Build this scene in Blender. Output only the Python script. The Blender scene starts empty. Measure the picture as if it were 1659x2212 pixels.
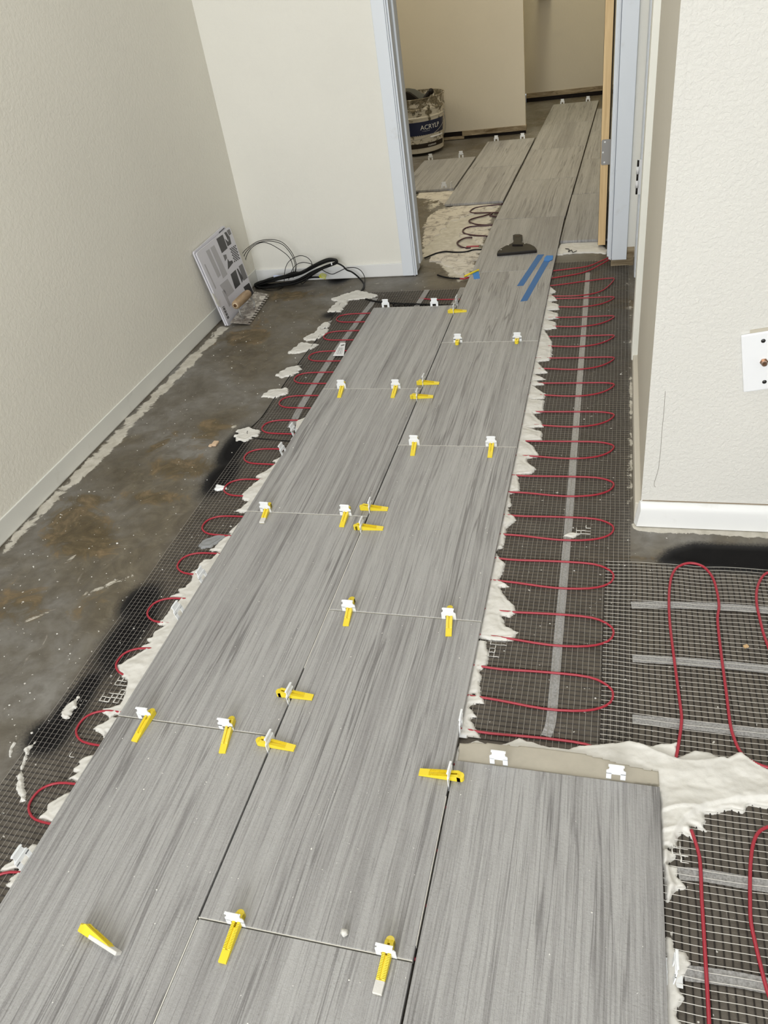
import bpy, bmesh, math, random
import numpy as np
from mathutils import Matrix, Vector
random.seed(7)
S = bpy.context.scene
COL = S.collection

# ------------------------------------------------------------------ camera
F_PX = 1659.83; IMG_W, IMG_H = 1659.0, 2212.0
YAW, PITCH, ROLL = 0.3429837, 0.9409536, -0.1651000
CAM = np.array([0.515358, -0.411149, 1.058391])
def _rot(a, b, c):
    ca, sa, cb, sb, cc, sc = math.cos(a), math.sin(a), math.cos(b), math.sin(b), math.cos(c), math.sin(c)
    return (np.array([[ca, -sa, 0], [sa, ca, 0], [0, 0, 1]]) @ np.array([[1, 0, 0], [0, cb, -sb], [0, sb, cb]])
            @ np.array([[cc, -sc, 0], [sc, cc, 0], [0, 0, 1]]))
ROT = _rot(YAW, PITCH, ROLL)
cam_data = bpy.data.cameras.new('camera')
cam_data.sensor_fit = 'HORIZONTAL'; cam_data.sensor_width = 36.0
cam_data.lens = F_PX / IMG_W * 36.0
cam_data.clip_start = 0.02
cam = bpy.data.objects.new('camera', cam_data); COL.objects.link(cam)
m4 = Matrix([[*ROT[i], CAM[i]] for i in range(3)] + [[0, 0, 0, 1]])
cam.matrix_world = m4
S.camera = cam

# ------------------------------------------------------------------ light and exposure
S.view_settings.view_transform = 'Standard'; S.view_settings.look = 'None'
S.view_settings.gamma = 1.0; S.view_settings.use_curve_mapping = False
S.view_settings.exposure = 0.26
world = bpy.data.worlds.new('sky'); S.world = world; world.use_nodes = True
world.node_tree.nodes['Background'].inputs[0].default_value = (0.80, 0.90, 1.0, 1)
world.node_tree.nodes['Background'].inputs[1].default_value = 0.6
def area(name, loc, target, sx, sy, power, color):
    l = bpy.data.lights.new(name, 'AREA'); l.shape = 'RECTANGLE'; l.size = sx; l.size_y = sy
    l.energy = power; l.color = color
    o = bpy.data.objects.new(name, l); COL.objects.link(o); o.location = loc
    o.rotation_euler = (Vector(target) - Vector(loc)).to_track_quat('-Z', 'Y').to_euler()
    return o
area('daylight_patio_door', (0.25, -3.32, 1.45), (0.25, 1.0, 0.1), 2.1, 1.5, 102, (0.97, 0.985, 1.0))
area('ceiling_fill', (-0.1, 0.9, 2.42), (-0.1, 0.9, 0), 1.1, 1.1, 12, (1.0, 0.985, 0.95))  # added overhead fill for the dim floor, no fixture is known here
area('back_room_side_fill', (-1.9, 4.0, 1.7), (0.2, 4.2, 0.4), 0.9, 0.9, 9.5, (1.0, 0.93, 0.76))  # added warm side fill, the back room has no window here
area('hall_fill', (0.15, 5.3, 2.42), (0.15, 5.5, 0), 0.35, 0.35, 11, (1.0, 0.93, 0.66))  # added fill that brightens the far wall of the back room
area('back_room_fill', (-0.35, 4.0, 2.42), (-0.35, 4.0, 0), 0.7, 0.7, 10.5, (1.0, 0.92, 0.74))  # added overhead fill for the otherwise too dark back room

# ------------------------------------------------------------------ geometry from the photograph's perspective
def _ray(u, v): return ROT @ np.array([(u - 829.5) / F_PX, -(v - 1106) / F_PX, -1.0])
def fl(u, v, z=0.0):
    d = _ray(u, v); t = (z - CAM[2]) / d[2]; p = CAM + t * d
    return (float(p[0]), float(p[1]), float(z))
def fl2(u, v, z=0.0): return fl(u, v, z)[:2]
def on_y(u, v, y):
    d = _ray(u, v); t = (y - CAM[1]) / d[1]; return tuple(float(a) for a in CAM + t * d)
def on_x(u, v, x):
    d = _ray(u, v); t = (x - CAM[0]) / d[0]; return tuple(float(a) for a in CAM + t * d)
def on_plane(u, v, P, N):
    d = _ray(u, v); N = np.array(N); t = N @ (np.array(P) - CAM) / (N @ d); return tuple(float(a) for a in CAM + t * d)
def crop(pts, ox, oy, s): return [(ox + a * s, oy + b * s) for a, b in pts]

# ------------------------------------------------------------------ helpers
def link(o, parent=None):
    COL.objects.link(o)
    if parent is not None: o.parent = parent
    return o
def tag(o, label=None, cat=None, group=None, kind=None):
    if label: o['label'] = label
    if cat: o['category'] = cat
    if group: o['group'] = group
    if kind: o['kind'] = kind
    return o
def empty(name, loc=(0, 0, 0), rz=0):
    o = bpy.data.objects.new(name, None); o.empty_display_size = 0.02
    o.location = loc; o.rotation_euler = (0, 0, rz)
    return link(o)
def mesh_obj(name, verts, faces, mat, parent=None, smooth=False, world_space=False):
    me = bpy.data.meshes.new(name)
    if isinstance(verts, np.ndarray): verts = verts.tolist()
    if isinstance(faces, np.ndarray): faces = faces.tolist()
    me.from_pydata(verts, [], faces)
    if smooth: me.polygons.foreach_set('use_smooth', [True] * len(me.polygons))
    me.update()
    for m in (mat if isinstance(mat, (list, tuple)) else [mat]):
        if m: me.materials.append(m)
    o = bpy.data.objects.new(name, me)
    link(o, parent)
    if world_space and parent is not None:
        o.matrix_parent_inverse = Matrix.Identity(4)
        o.matrix_basis = parent_matrix(parent).inverted()
    return o
def parent_matrix(p):
    m = Matrix.LocRotScale(p.location, p.rotation_euler, p.scale)
    return parent_matrix(p.parent) @ m if p.parent else m
class MB:
    def __init__(s): s.v = []; s.f = []
    def add(s, vs, fs):
        n = len(s.v); s.v += [tuple(v) for v in vs]; s.f += [tuple(i + n for i in f) for f in fs]; return s
    def box(s, x0, x1, y0, y1, z0, z1):
        return s.add([(x0, y0, z0), (x1, y0, z0), (x1, y1, z0), (x0, y1, z0), (x0, y0, z1), (x1, y0, z1), (x1, y1, z1), (x0, y1, z1)],
              [(3, 2, 1, 0), (4, 5, 6, 7), (0, 1, 5, 4), (1, 2, 6, 5), (2, 3, 7, 6), (3, 0, 4, 7)])
    def bbox(s, x0, x1, y0, y1, z0, z1, b):
        bm = bmesh.new(); bmesh.ops.create_cube(bm, size=1.0)
        for v in bm.verts: v.co = ((x0 + x1) / 2 + v.co.x * (x1 - x0), (y0 + y1) / 2 + v.co.y * (y1 - y0), (z0 + z1) / 2 + v.co.z * (z1 - z0))
        bmesh.ops.bevel(bm, geom=bm.edges[:], offset=b, segments=2, profile=0.5, affect='EDGES')
        bm.verts.index_update()
        s.add([tuple(v.co) for v in bm.verts], [tuple(v.index for v in f.verts) for f in bm.faces]); bm.free(); return s
    def prism(s, poly, a, b):
        """poly: list of 3D points (one cap), extruded by vector b-a"""
        n = len(poly); d = np.array(b) - np.array(a)
        v = [tuple(np.array(p)) for p in poly] + [tuple(np.array(p) + d) for p in poly]
        return s.add(v, [tuple(range(n))[::-1], tuple(range(n, 2 * n))] + [(i, (i + 1) % n, n + (i + 1) % n, n + i) for i in range(n)])
    def tube(s, pts, r, sides=8, closed=False, taper=None):
        P = [Vector(p) for p in pts]; n = len(P); rings = []
        up = Vector((0, 0, 1)); prev = None
        for i in range(n):
            a = P[i - 1] if (i > 0 or closed) else P[i]; b = P[(i + 1) % n] if (i < n - 1 or closed) else P[i]
            t = (b - a).normalized() if (b - a).length > 1e-9 else Vector((1, 0, 0))
            if prev is None:
                ref = up if abs(t.dot(up)) < 0.9 else Vector((1, 0, 0)); nrm = t.cross(ref).normalized()
            else:
                nrm = (prev - t * prev.dot(t)); nrm = nrm.normalized() if nrm.length > 1e-6 else t.cross(up).normalized()
            prev = nrm; bn = t.cross(nrm); rr = r if taper is None else r * taper[i]
            rings.append([tuple(P[i] + (nrm * math.cos(k * 2 * math.pi / sides) + bn * math.sin(k * 2 * math.pi / sides)) * rr) for k in range(sides)])
        v = [p for q in rings for p in q]; f = []
        m = n if closed else n - 1
        for i in range(m):
            j = (i + 1) % n
            for k in range(sides):
                l = (k + 1) % sides; f.append((i * sides + k, i * sides + l, j * sides + l, j * sides + k))
        if not closed: f += [tuple(range(sides))[::-1], tuple((n - 1) * sides + k for k in range(sides))]
        return s.add(v, f)
    def lathe(s, prof, n=40, c=(0, 0, 0), a0=0, a1=2 * math.pi):
        full = abs(a1 - a0 - 2 * math.pi) < 1e-6; m = n if full else n + 1
        v = [(c[0] + r * math.cos(a0 + (a1 - a0) * k / n), c[1] + r * math.sin(a0 + (a1 - a0) * k / n), c[2] + z) for r, z in prof for k in range(m)]
        f = []
        for i in range(len(prof) - 1):
            for k in range(n):
                l = (k + 1) % m if full else k + 1
                f.append((i * m + k, i * m + l, (i + 1) * m + l, (i + 1) * m + k))
        return s.add(v, f)
    def obj(s, name, mat, parent=None, smooth=False, world_space=False):
        return mesh_obj(name, s.v, s.f, mat, parent, smooth, world_space)
def catmull(pts, k=8, closed=False):
    P = [np.array(p, float) for p in pts]; n = len(P); out = []
    rng = range(n) if closed else range(n - 1)
    for i in rng:
        p0 = P[i - 1] if (i > 0 or closed) else 2 * P[0] - P[1]
        p1, p2 = P[i], P[(i + 1) % n]
        p3 = P[(i + 2) % n] if (i + 2 < n or closed) else 2 * P[-1] - P[-2]
        for j in range(k):
            t = j / k
            out.append(tuple(0.5 * ((2 * p1) + (-p0 + p2) * t + (2 * p0 - 5 * p1 + 4 * p2 - p3) * t * t + (-p0 + 3 * p1 - 3 * p2 + p3) * t ** 3)))
    if not closed: out.append(tuple(P[-1]))
    return out
def smooth_by_angle(o, ang=40):
    me = o.data
    me.polygons.foreach_set('use_smooth', [True] * len(me.polygons))
    try: me.set_sharp_from_angle(angle=math.radians(ang))
    except Exception: pass
    return o
# value noise
_T = {}
def vnoise(x, y, seed=0):
    if seed not in _T: _T[seed] = np.random.RandomState(seed).rand(256, 256)
    T = _T[seed]; xi = np.floor(x).astype(int); yi = np.floor(y).astype(int)
    fx = x - xi; fy = y - yi; fx = fx * fx * (3 - 2 * fx); fy = fy * fy * (3 - 2 * fy)
    a = T[xi % 256, yi % 256]; b = T[(xi + 1) % 256, yi % 256]; c = T[xi % 256, (yi + 1) % 256]; d = T[(xi + 1) % 256, (yi + 1) % 256]
    return (a * (1 - fx) + b * fx) * (1 - fy) + (c * (1 - fx) + d * fx) * fy
def fbm(x, y, seed=0, oct=4):
    s = 0; a = 1; t = 0
    for i in range(oct):
        s = s + a * (vnoise(x * 2 ** i + 17.3 * i, y * 2 ** i + 5.1 * i, seed + i) - 0.5); t += a; a *= 0.5
    return s / t * 2
def sdist(X, Y, poly):
    """signed distance, positive inside"""
    P = np.array(poly); n = len(P); d2 = np.full(X.shape, 1e9); ins = np.zeros(X.shape, bool)
    for i in range(n):
        a = P[i]; b = P[(i + 1) % n]; e = b - a
        L = e @ e + 1e-12
        t = np.clip(((X - a[0]) * e[0] + (Y - a[1]) * e[1]) / L, 0, 1)
        d2 = np.minimum(d2, (X - a[0] - t * e[0]) ** 2 + (Y - a[1] - t * e[1]) ** 2)
        if a[1] != b[1]:
            c = ((a[1] > Y) != (b[1] > Y)) & (X < e[0] * (Y - a[1]) / e[1] + a[0]); ins ^= c
    return np.where(ins, 1, -1) * np.sqrt(d2)

# ------------------------------------------------------------------ materials
def mat(name, color=(0.8, 0.8, 0.8), rough=0.6, metal=0.0, spec=0.5):
    m = bpy.data.materials.new(name); m.use_nodes = True
    b = m.node_tree.nodes['Principled BSDF']
    b.inputs['Base Color'].default_value = (*color, 1); b.inputs['Roughness'].default_value = rough
    b.inputs['Metallic'].default_value = metal; b.inputs['Specular IOR Level'].default_value = spec
    return m
class NT:
    def __init__(s, m): s.t = m.node_tree; s.n = s.t.nodes; s.b = s.n['Principled BSDF']
    def new(s, ty, **kw):
        n = s.n.new(ty)
        for k, v in kw.items():
            if k in n.inputs: n.inputs[k].default_value = v
            else: setattr(n, k, v)
        return n
    def l(s, a, b): s.t.links.new(a, b)
    def coord(s, scale=(1, 1, 1), which='Object'):
        tc = s.new('ShaderNodeTexCoord'); mp = s.new('ShaderNodeMapping'); mp.inputs['Scale'].default_value = scale
        s.l(tc.outputs[which], mp.inputs['Vector']); return mp.outputs['Vector']
    def noise(s, vec, scale=5, detail=4, rough=0.5, dist=0.0, dim='3D', w=None):
        n = s.new('ShaderNodeTexNoise'); n.noise_dimensions = dim
        n.inputs['Scale'].default_value = scale; n.inputs['Detail'].default_value = detail
        n.inputs['Roughness'].default_value = rough; n.inputs['Distortion'].default_value = dist
        s.l(vec, n.inputs['Vector'])
        if w is not None: s.l(w, n.inputs['W'])
        return n.outputs['Fac']
    def ramp(s, fac, stops):
        r = s.new('ShaderNodeValToRGB'); e = r.color_ramp.elements
        while len(e) < len(stops): e.new(0.5)
        for i, (p, c) in enumerate(stops):
            e[i].position = p; e[i].color = (*(c if isinstance(c, tuple) else (c, c, c)), 1)
        s.l(fac, r.inputs[0]); return r.outputs[0]
    def mix(s, fac, a, b, mode='MIX'):
        m = s.new('ShaderNodeMix', data_type='RGBA', blend_type=mode)
        for sock, val in ((m.inputs[0], fac), (m.inputs[6], a), (m.inputs[7], b)):
            if hasattr(val, 'is_linked') or isinstance(val, bpy.types.NodeSocket): s.l(val, sock)
            elif isinstance(val, (int, float)): sock.default_value = val
            else: sock.default_value = (*val, 1)
        return m.outputs[2]
    def math(s, op, a, b=0.0, clamp=False):
        m = s.new('ShaderNodeMath', operation=op, use_clamp=clamp)
        for sock, val in ((m.inputs[0], a), (m.inputs[1], b)):
            if isinstance(val, bpy.types.NodeSocket): s.l(val, sock)
            else: sock.default_value = val
        return m.outputs[0]
    def bump(s, h, strength=0.3, dist=0.002):
        b = s.new('ShaderNodeBump'); b.inputs['Strength'].default_value = strength; b.inputs['Distance'].default_value = dist
        s.l(h, b.inputs['Height']); s.l(b.outputs[0], s.b.inputs['Normal'])
    def color(s, c): s.l(c, s.b.inputs['Base Color'])
    def rough(s, r): s.l(r, s.b.inputs['Roughness'])

def wall_mat(name, c, bump=0.32, fine=95):
    m = mat(name, c, 0.75); t = NT(m)
    v = t.coord()
    n1 = t.noise(v, fine, 3, 0.55, 0.4); n2 = t.noise(v, 3, 3)
    t.color(t.mix(t.ramp(n2, [(0.3, 0.0), (0.7, 1.0)]), tuple(x * 0.965 for x in c), c))
    h = t.ramp(n1, [(0.35, 0.0), (0.62, 1.0)]); t.bump(h, bump, 0.0012); return m
M_WALL = wall_mat('cream wall paint', (0.82, 0.795, 0.715))
M_WALL_B = wall_mat('smooth cream wall paint', (0.785, 0.77, 0.705), 0.22)
M_WALL_W = wall_mat('bright textured wall paint', (0.695, 0.682, 0.64), 0.5, 150)
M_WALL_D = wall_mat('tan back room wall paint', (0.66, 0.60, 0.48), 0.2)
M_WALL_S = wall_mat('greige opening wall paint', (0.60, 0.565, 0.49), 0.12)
def trim_mat(name, c, dirt=(0.45, 0.42, 0.36)):
    m = mat(name, c, 0.4); t = NT(m); v = t.coord()
    n = t.noise(v, 14, 6, 0.65); t.color(t.mix(t.ramp(n, [(0.62, 0.0), (0.80, 0.35)]), c, dirt))
    t.bump(t.noise(v, 60, 3), 0.12, 0.001); return m
M_TRIM = trim_mat('cool white trim paint', (0.72, 0.76, 0.81))
M_BASE = trim_mat('white baseboard paint', (0.77, 0.775, 0.77))
M_BASE_G = trim_mat('pale grey baseboard paint', (0.72, 0.72, 0.68))
M_BAND = trim_mat('pale cream corner trim', (0.80, 0.80, 0.74))
M_CEIL = mat('ceiling white', (0.8, 0.79, 0.75), 0.9)

def floor_mat():
    m = mat('stained concrete', rough=0.55); t = NT(m); v = t.coord()
    at = t.new('ShaderNodeAttribute', attribute_name='paint')
    sep = t.new('ShaderNodeSeparateColor'); t.l(at.outputs['Color'], sep.inputs[0])
    R, G, B = sep.outputs
    n1 = t.noise(v, 5, 8, 0.62, 0.6); n2 = t.noise(v, 34, 6, 0.6, 0.3); n3 = t.noise(v, 230, 3, 0.6); n4 = t.noise(v, 11, 8, 0.7, 1.6)
    c = t.ramp(n1, [(0.30, (0.095, 0.083, 0.064)), (0.45, (0.158, 0.144, 0.120)), (0.56, (0.195, 0.185, 0.166)), (0.72, (0.24, 0.232, 0.215))])
    n6 = t.noise(v, 2.2, 5, 0.6, 0.8)
    c = t.mix(t.ramp(n6, [(0.42, 0.75), (0.56, 0.0)]), c, t.ramp(n4, [(0.3, (0.055, 0.040, 0.020)), (0.5, (0.120, 0.098, 0.062)), (0.72, (0.20, 0.172, 0.122))]))
    c = t.mix(t.ramp(n2, [(0.35, 0.5), (0.58, 0.0)]), c, (0.085, 0.072, 0.055))
    # rusty / olive adhesive stains
    k = t.math('ADD', R, t.math('MULTIPLY', t.math('SUBTRACT', n4, 0.5), 1.5)); k = t.ramp(k, [(0.42, 0.0), (0.62, 0.85)])
    br = t.ramp(n4, [(0.3, (0.048, 0.033, 0.013)), (0.50, (0.105, 0.077, 0.036)), (0.68, (0.23, 0.16, 0.085))])
    c = t.mix(k, c, br)
    # dark cast of the wet priming under the mats is in alpha
    c = t.mix(t.math('MULTIPLY', at.outputs['Alpha'], 1.0), c, t.ramp(n2, [(0.3, (0.065, 0.053, 0.042)), (0.7, (0.125, 0.108, 0.088))]))
    # fine scratches and whitish dust
    n5 = t.noise(t.coord((5, 26, 1)), 3, 9, 0.75, 1.0)
    c = t.mix(t.ramp(n5, [(0.60, 0.0), (0.76, 0.38)]), c, (0.46, 0.44, 0.40))
    n7 = t.noise(t.coord((18, 7, 1)), 1.5, 9, 0.75, 1.4)
    c = t.mix(t.ramp(n7, [(0.64, 0.0), (0.72, 0.45)]), c, (0.50, 0.47, 0.41))
    sp = t.noise(v, 95, 2, 0.5); c = t.mix(t.ramp(sp, [(0.715, 0.0), (0.745, 0.9)]), c, (0.72, 0.70, 0.66))
    # black spray
    k = t.math('ADD', G, t.math('MULTIPLY', t.math('SUBTRACT', n3, 0.5), 0.5)); k = t.math('MULTIPLY', t.ramp(k, [(0.10, 0.0), (0.55, 0.97)]), 1.0)
    c = t.mix(k, c, (0.012, 0.012, 0.013))
    # white residue
    k = t.math('ADD', B, t.math('MULTIPLY', t.math('SUBTRACT', n4, 0.5), 1.3)); k = t.ramp(k, [(0.46, 0.0), (0.54, 0.92)])
    c = t.mix(k, c, t.ramp(n2, [(0.3, (0.46, 0.43, 0.36)), (0.7, (0.70, 0.67, 0.60))]))
    t.color(c)
    t.rough(t.math('MAXIMUM', t.ramp(n2, [(0.3, 0.42), (0.7, 0.75)]), t.math('MULTIPLY', G, 0.95)))
    t.l(t.math('MULTIPLY', t.math('SUBTRACT', 1.0, G, True), 0.4), t.b.inputs['Specular IOR Level'])
    t.bump(t.math('ADD', n2, t.math('MULTIPLY', n3, 0.3)), 0.35, 0.003)
    return m
M_FLOOR = floor_mat()
def tile_mat():
    m = mat('striated grey porcelain', rough=0.46); t = NT(m)
    oi = t.new('ShaderNodeObjectInfo'); w = t.math('MULTIPLY', oi.outputs['Random'], 60.0)
    base = t.coord(); slow = t.noise(t.coord((1.0, 2.0, 1)), 1, 1, 0.5, 0.0, '4D', w)
    cmb = t.new('ShaderNodeCombineXYZ'); t.l(t.math('MULTIPLY', t.math('SUBTRACT', slow, 0.5), 0.016), cmb.inputs[0])
    va = t.new('ShaderNodeVectorMath', operation='ADD'); t.l(base, va.inputs[0]); t.l(cmb.outputs[0], va.inputs[1])
    def sc(x, y):
        m_ = t.new('ShaderNodeVectorMath', operation='MULTIPLY'); t.l(va.outputs[0], m_.inputs[0]); m_.inputs[1].default_value = (x, y, 1); return m_.outputs[0]
    a = t.noise(sc(46, 0.75), 1, 8, 0.84, 0.0, '4D', w)
    b = t.noise(sc(13, 0.55), 1, 3, 0.55, 0.3, '4D', w)
    f = t.noise(sc(430, 9.0), 1, 4, 0.7, 0.0, '4D', w)
    g = t.noise(t.coord((1, 1, 1)), 300, 2, 0.6, 0.0, '4D', w)
    c = t.ramp(a, [(0.32, (0.185, 0.180, 0.180)), (0.42, (0.295, 0.290, 0.288)), (0.50, (0.372, 0.368, 0.366)), (0.62, (0.430, 0.427, 0.424))])
    c = t.mix(t.ramp(b, [(0.33, 0.48), (0.46, 0.0)]), c, (0.215, 0.208, 0.210))
    c = t.mix(t.ramp(b, [(0.54, 0.0), (0.68, 0.38)]), c, (0.435, 0.432, 0.428))
    for (q1, q2, cc_) in ((15, 0.45, 0.50), (24, 0.35, 0.46)):
        vn = t.noise(sc(q1, q2), 1, 4, 0.6, 0.0, '4D', w)
        vk = t.ramp(vn, [(cc_ - 0.014, 0.0), (cc_ - 0.002, 0.62), (cc_ + 0.002, 0.62), (cc_ + 0.010, 0.0)])
        vm = t.ramp(t.noise(sc(6, 1.6), 1 + q1 * 0.01, 3, 0.5, 0.3, '4D', w), [(0.46, 0.0), (0.56, 1.0)])
        c = t.mix(t.math('MULTIPLY', vk, vm), c, (0.105, 0.099, 0.100))
    c = t.mix(t.ramp(f, [(0.37, 0.50), (0.48, 0.0)]), c, (0.165, 0.160, 0.159))
    # light haze of dried mortar wiped on the glaze
    hz = t.noise(t.coord(), 7, 6, 0.65, 0.5, '4D', w)
    c = t.mix(t.ramp(hz, [(0.60, 0.0), (0.78, 0.28)]), c, (0.48, 0.475, 0.465))
    ds = t.noise(t.coord(), 170, 1, 0.5, 0.0, '4D', w)
    c = t.mix(t.ramp(ds, [(0.775, 0.0), (0.80, 0.9)]), c, (0.85, 0.84, 0.80))
    t.color(c)
    h = t.math('ADD', t.math('MULTIPLY', f, 0.9), t.math('ADD', t.math('MULTIPLY', a, 0.6), t.math('MULTIPLY', g, 0.8)))
    t.bump(h, 0.8, 0.0016)
    return m
M_TILE = tile_mat()
def mortar_mat(name, c, bump=0.45):
    m = mat(name, c, 0.62); t = NT(m); v = t.coord()
    n = t.noise(v, 45, 5, 0.6, 0.3); n2 = t.noise(v, 240, 3, 0.6)
    t.color(t.mix(t.ramp(n, [(0.3, 0.0), (0.7, 1.0)]), tuple(x * 0.90 for x in c), c))
    t.bump(t.math('ADD', n, t.math('MULTIPLY', n2, 0.35)), bump, 0.002); return m
M_MORTAR = mortar_mat('off white thinset mortar', (0.70, 0.685, 0.645), 0.45)
M_MORTAR_BED = mortar_mat('smooth tan mortar bed', (0.45, 0.415, 0.345), 0.1)
M_SKIM = mortar_mat('dirty trowelled skim', (0.62, 0.58, 0.51), 0.6)
_t = NT(M_SKIM); _v = _t.coord(); _n = _t.noise(_v, 16, 8, 0.75, 1.2)
_t.color(_t.mix(_t.ramp(_n, [(0.50, 0.0), (0.62, 0.75)]), (0.62, 0.58, 0.51), (0.17, 0.145, 0.13)))
M_GROUT = mat('dried mortar in joint', (0.70, 0.68, 0.62), 0.9)
M_CABLE = mat('red heating cable', (0.36, 0.022, 0.040), 0.32)
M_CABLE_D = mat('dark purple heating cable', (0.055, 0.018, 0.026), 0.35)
M_NET_L = mat('pale glass fibre strand', (0.36, 0.34, 0.31), 0.5)
M_NET_D = mat('shadow dark glass fibre strand', (0.030, 0.025, 0.021), 0.7)  # weft made near-black and thick, its shadow is put into the colour
def tape_mat():
    m = mat('translucent fixing tape', (0.62, 0.62, 0.60), 0.35); t = NT(m)
    n = t.noise(t.coord((1, 1, 1)), 330, 2, 0.5); t.color(t.ramp(n, [(0.35, (0.34, 0.335, 0.33)), (0.62, (0.50, 0.495, 0.49))]))
    t.b.inputs['Alpha'].default_value = 0.55
    return m
M_TAPE = tape_mat()
M_CLIP = mat('white clip plastic', (0.86, 0.88, 0.90), 0.35)
M_CLIP.node_tree.nodes['Principled BSDF'].inputs['Subsurface Weight'].default_value = 0.15
M_CLIP.node_tree.nodes['Principled BSDF'].inputs['Subsurface Radius'].default_value = (0.002, 0.002, 0.002)
M_YEL = mat('yellow wedge plastic', (0.84, 0.66, 0.035), 0.35)
M_BLACK = mat('black plastic', (0.013, 0.010, 0.008), 0.5, 0, 0.25)
M_BLACKC = mat('black cable jacket', (0.008, 0.008, 0.008), 0.5, 0, 0.25)
M_DARKSLOT = mat('dark slot', (0.25, 0.16, 0.01), 0.6)
M_BLUE = mat('blue painter tape', (0.018, 0.130, 0.37), 0.6)
M_BLUE2 = mat('bright blue painter tape', (0.010, 0.20, 0.62), 0.55)
M_METAL = mat('dull steel', (0.30, 0.29, 0.275), 0.45, 0.4)
M_WOODE = mat('unpainted wood', (0.52, 0.34, 0.17), 0.6)
def wood(m, c1, c2, sc=(60, 60, 3)):
    t = NT(m); n = t.noise(t.coord(sc), 1, 5, 0.6, 0.8); t.color(t.ramp(n, [(0.3, c1), (0.7, c2)])); t.bump(n, 0.15, 0.001); return m
wood(M_WOODE, (0.62, 0.42, 0.20), (0.86, 0.64, 0.35))
M_HANDLE = mat('worn tan handle wood', rough=0.5); wood(M_HANDLE, (0.26, 0.17, 0.10), (0.46, 0.33, 0.20), (40, 14, 40))
M_DIRT = mat('raw dirty wall bottom', rough=0.9); wood(M_DIRT, (0.12, 0.08, 0.035), (0.44, 0.36, 0.24), (9, 9, 40))
M_GAP = mat('black gap under wall', (0.012, 0.007, 0.005), 0.9)
M_WHITEP = mat('white plastic', (0.84, 0.85, 0.87), 0.3)
M_BRASS = mat('copper toned coax metal', (0.48, 0.33, 0.24), 0.3, 1.0)
M_PAPER = mat('pale lilac grey package card', (0.66, 0.65, 0.70), 0.35)
M_PRINT_D = mat('dark print', (0.045, 0.043, 0.045), 0.4)
M_PRINT_M = mat('mid grey print', (0.16, 0.155, 0.16), 0.4)
M_PRINT_L = mat('pale text print', (0.44, 0.43, 0.45), 0.4)
M_RESID = mortar_mat('beige paint residue', (0.62, 0.58, 0.46), 0.6)

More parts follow.
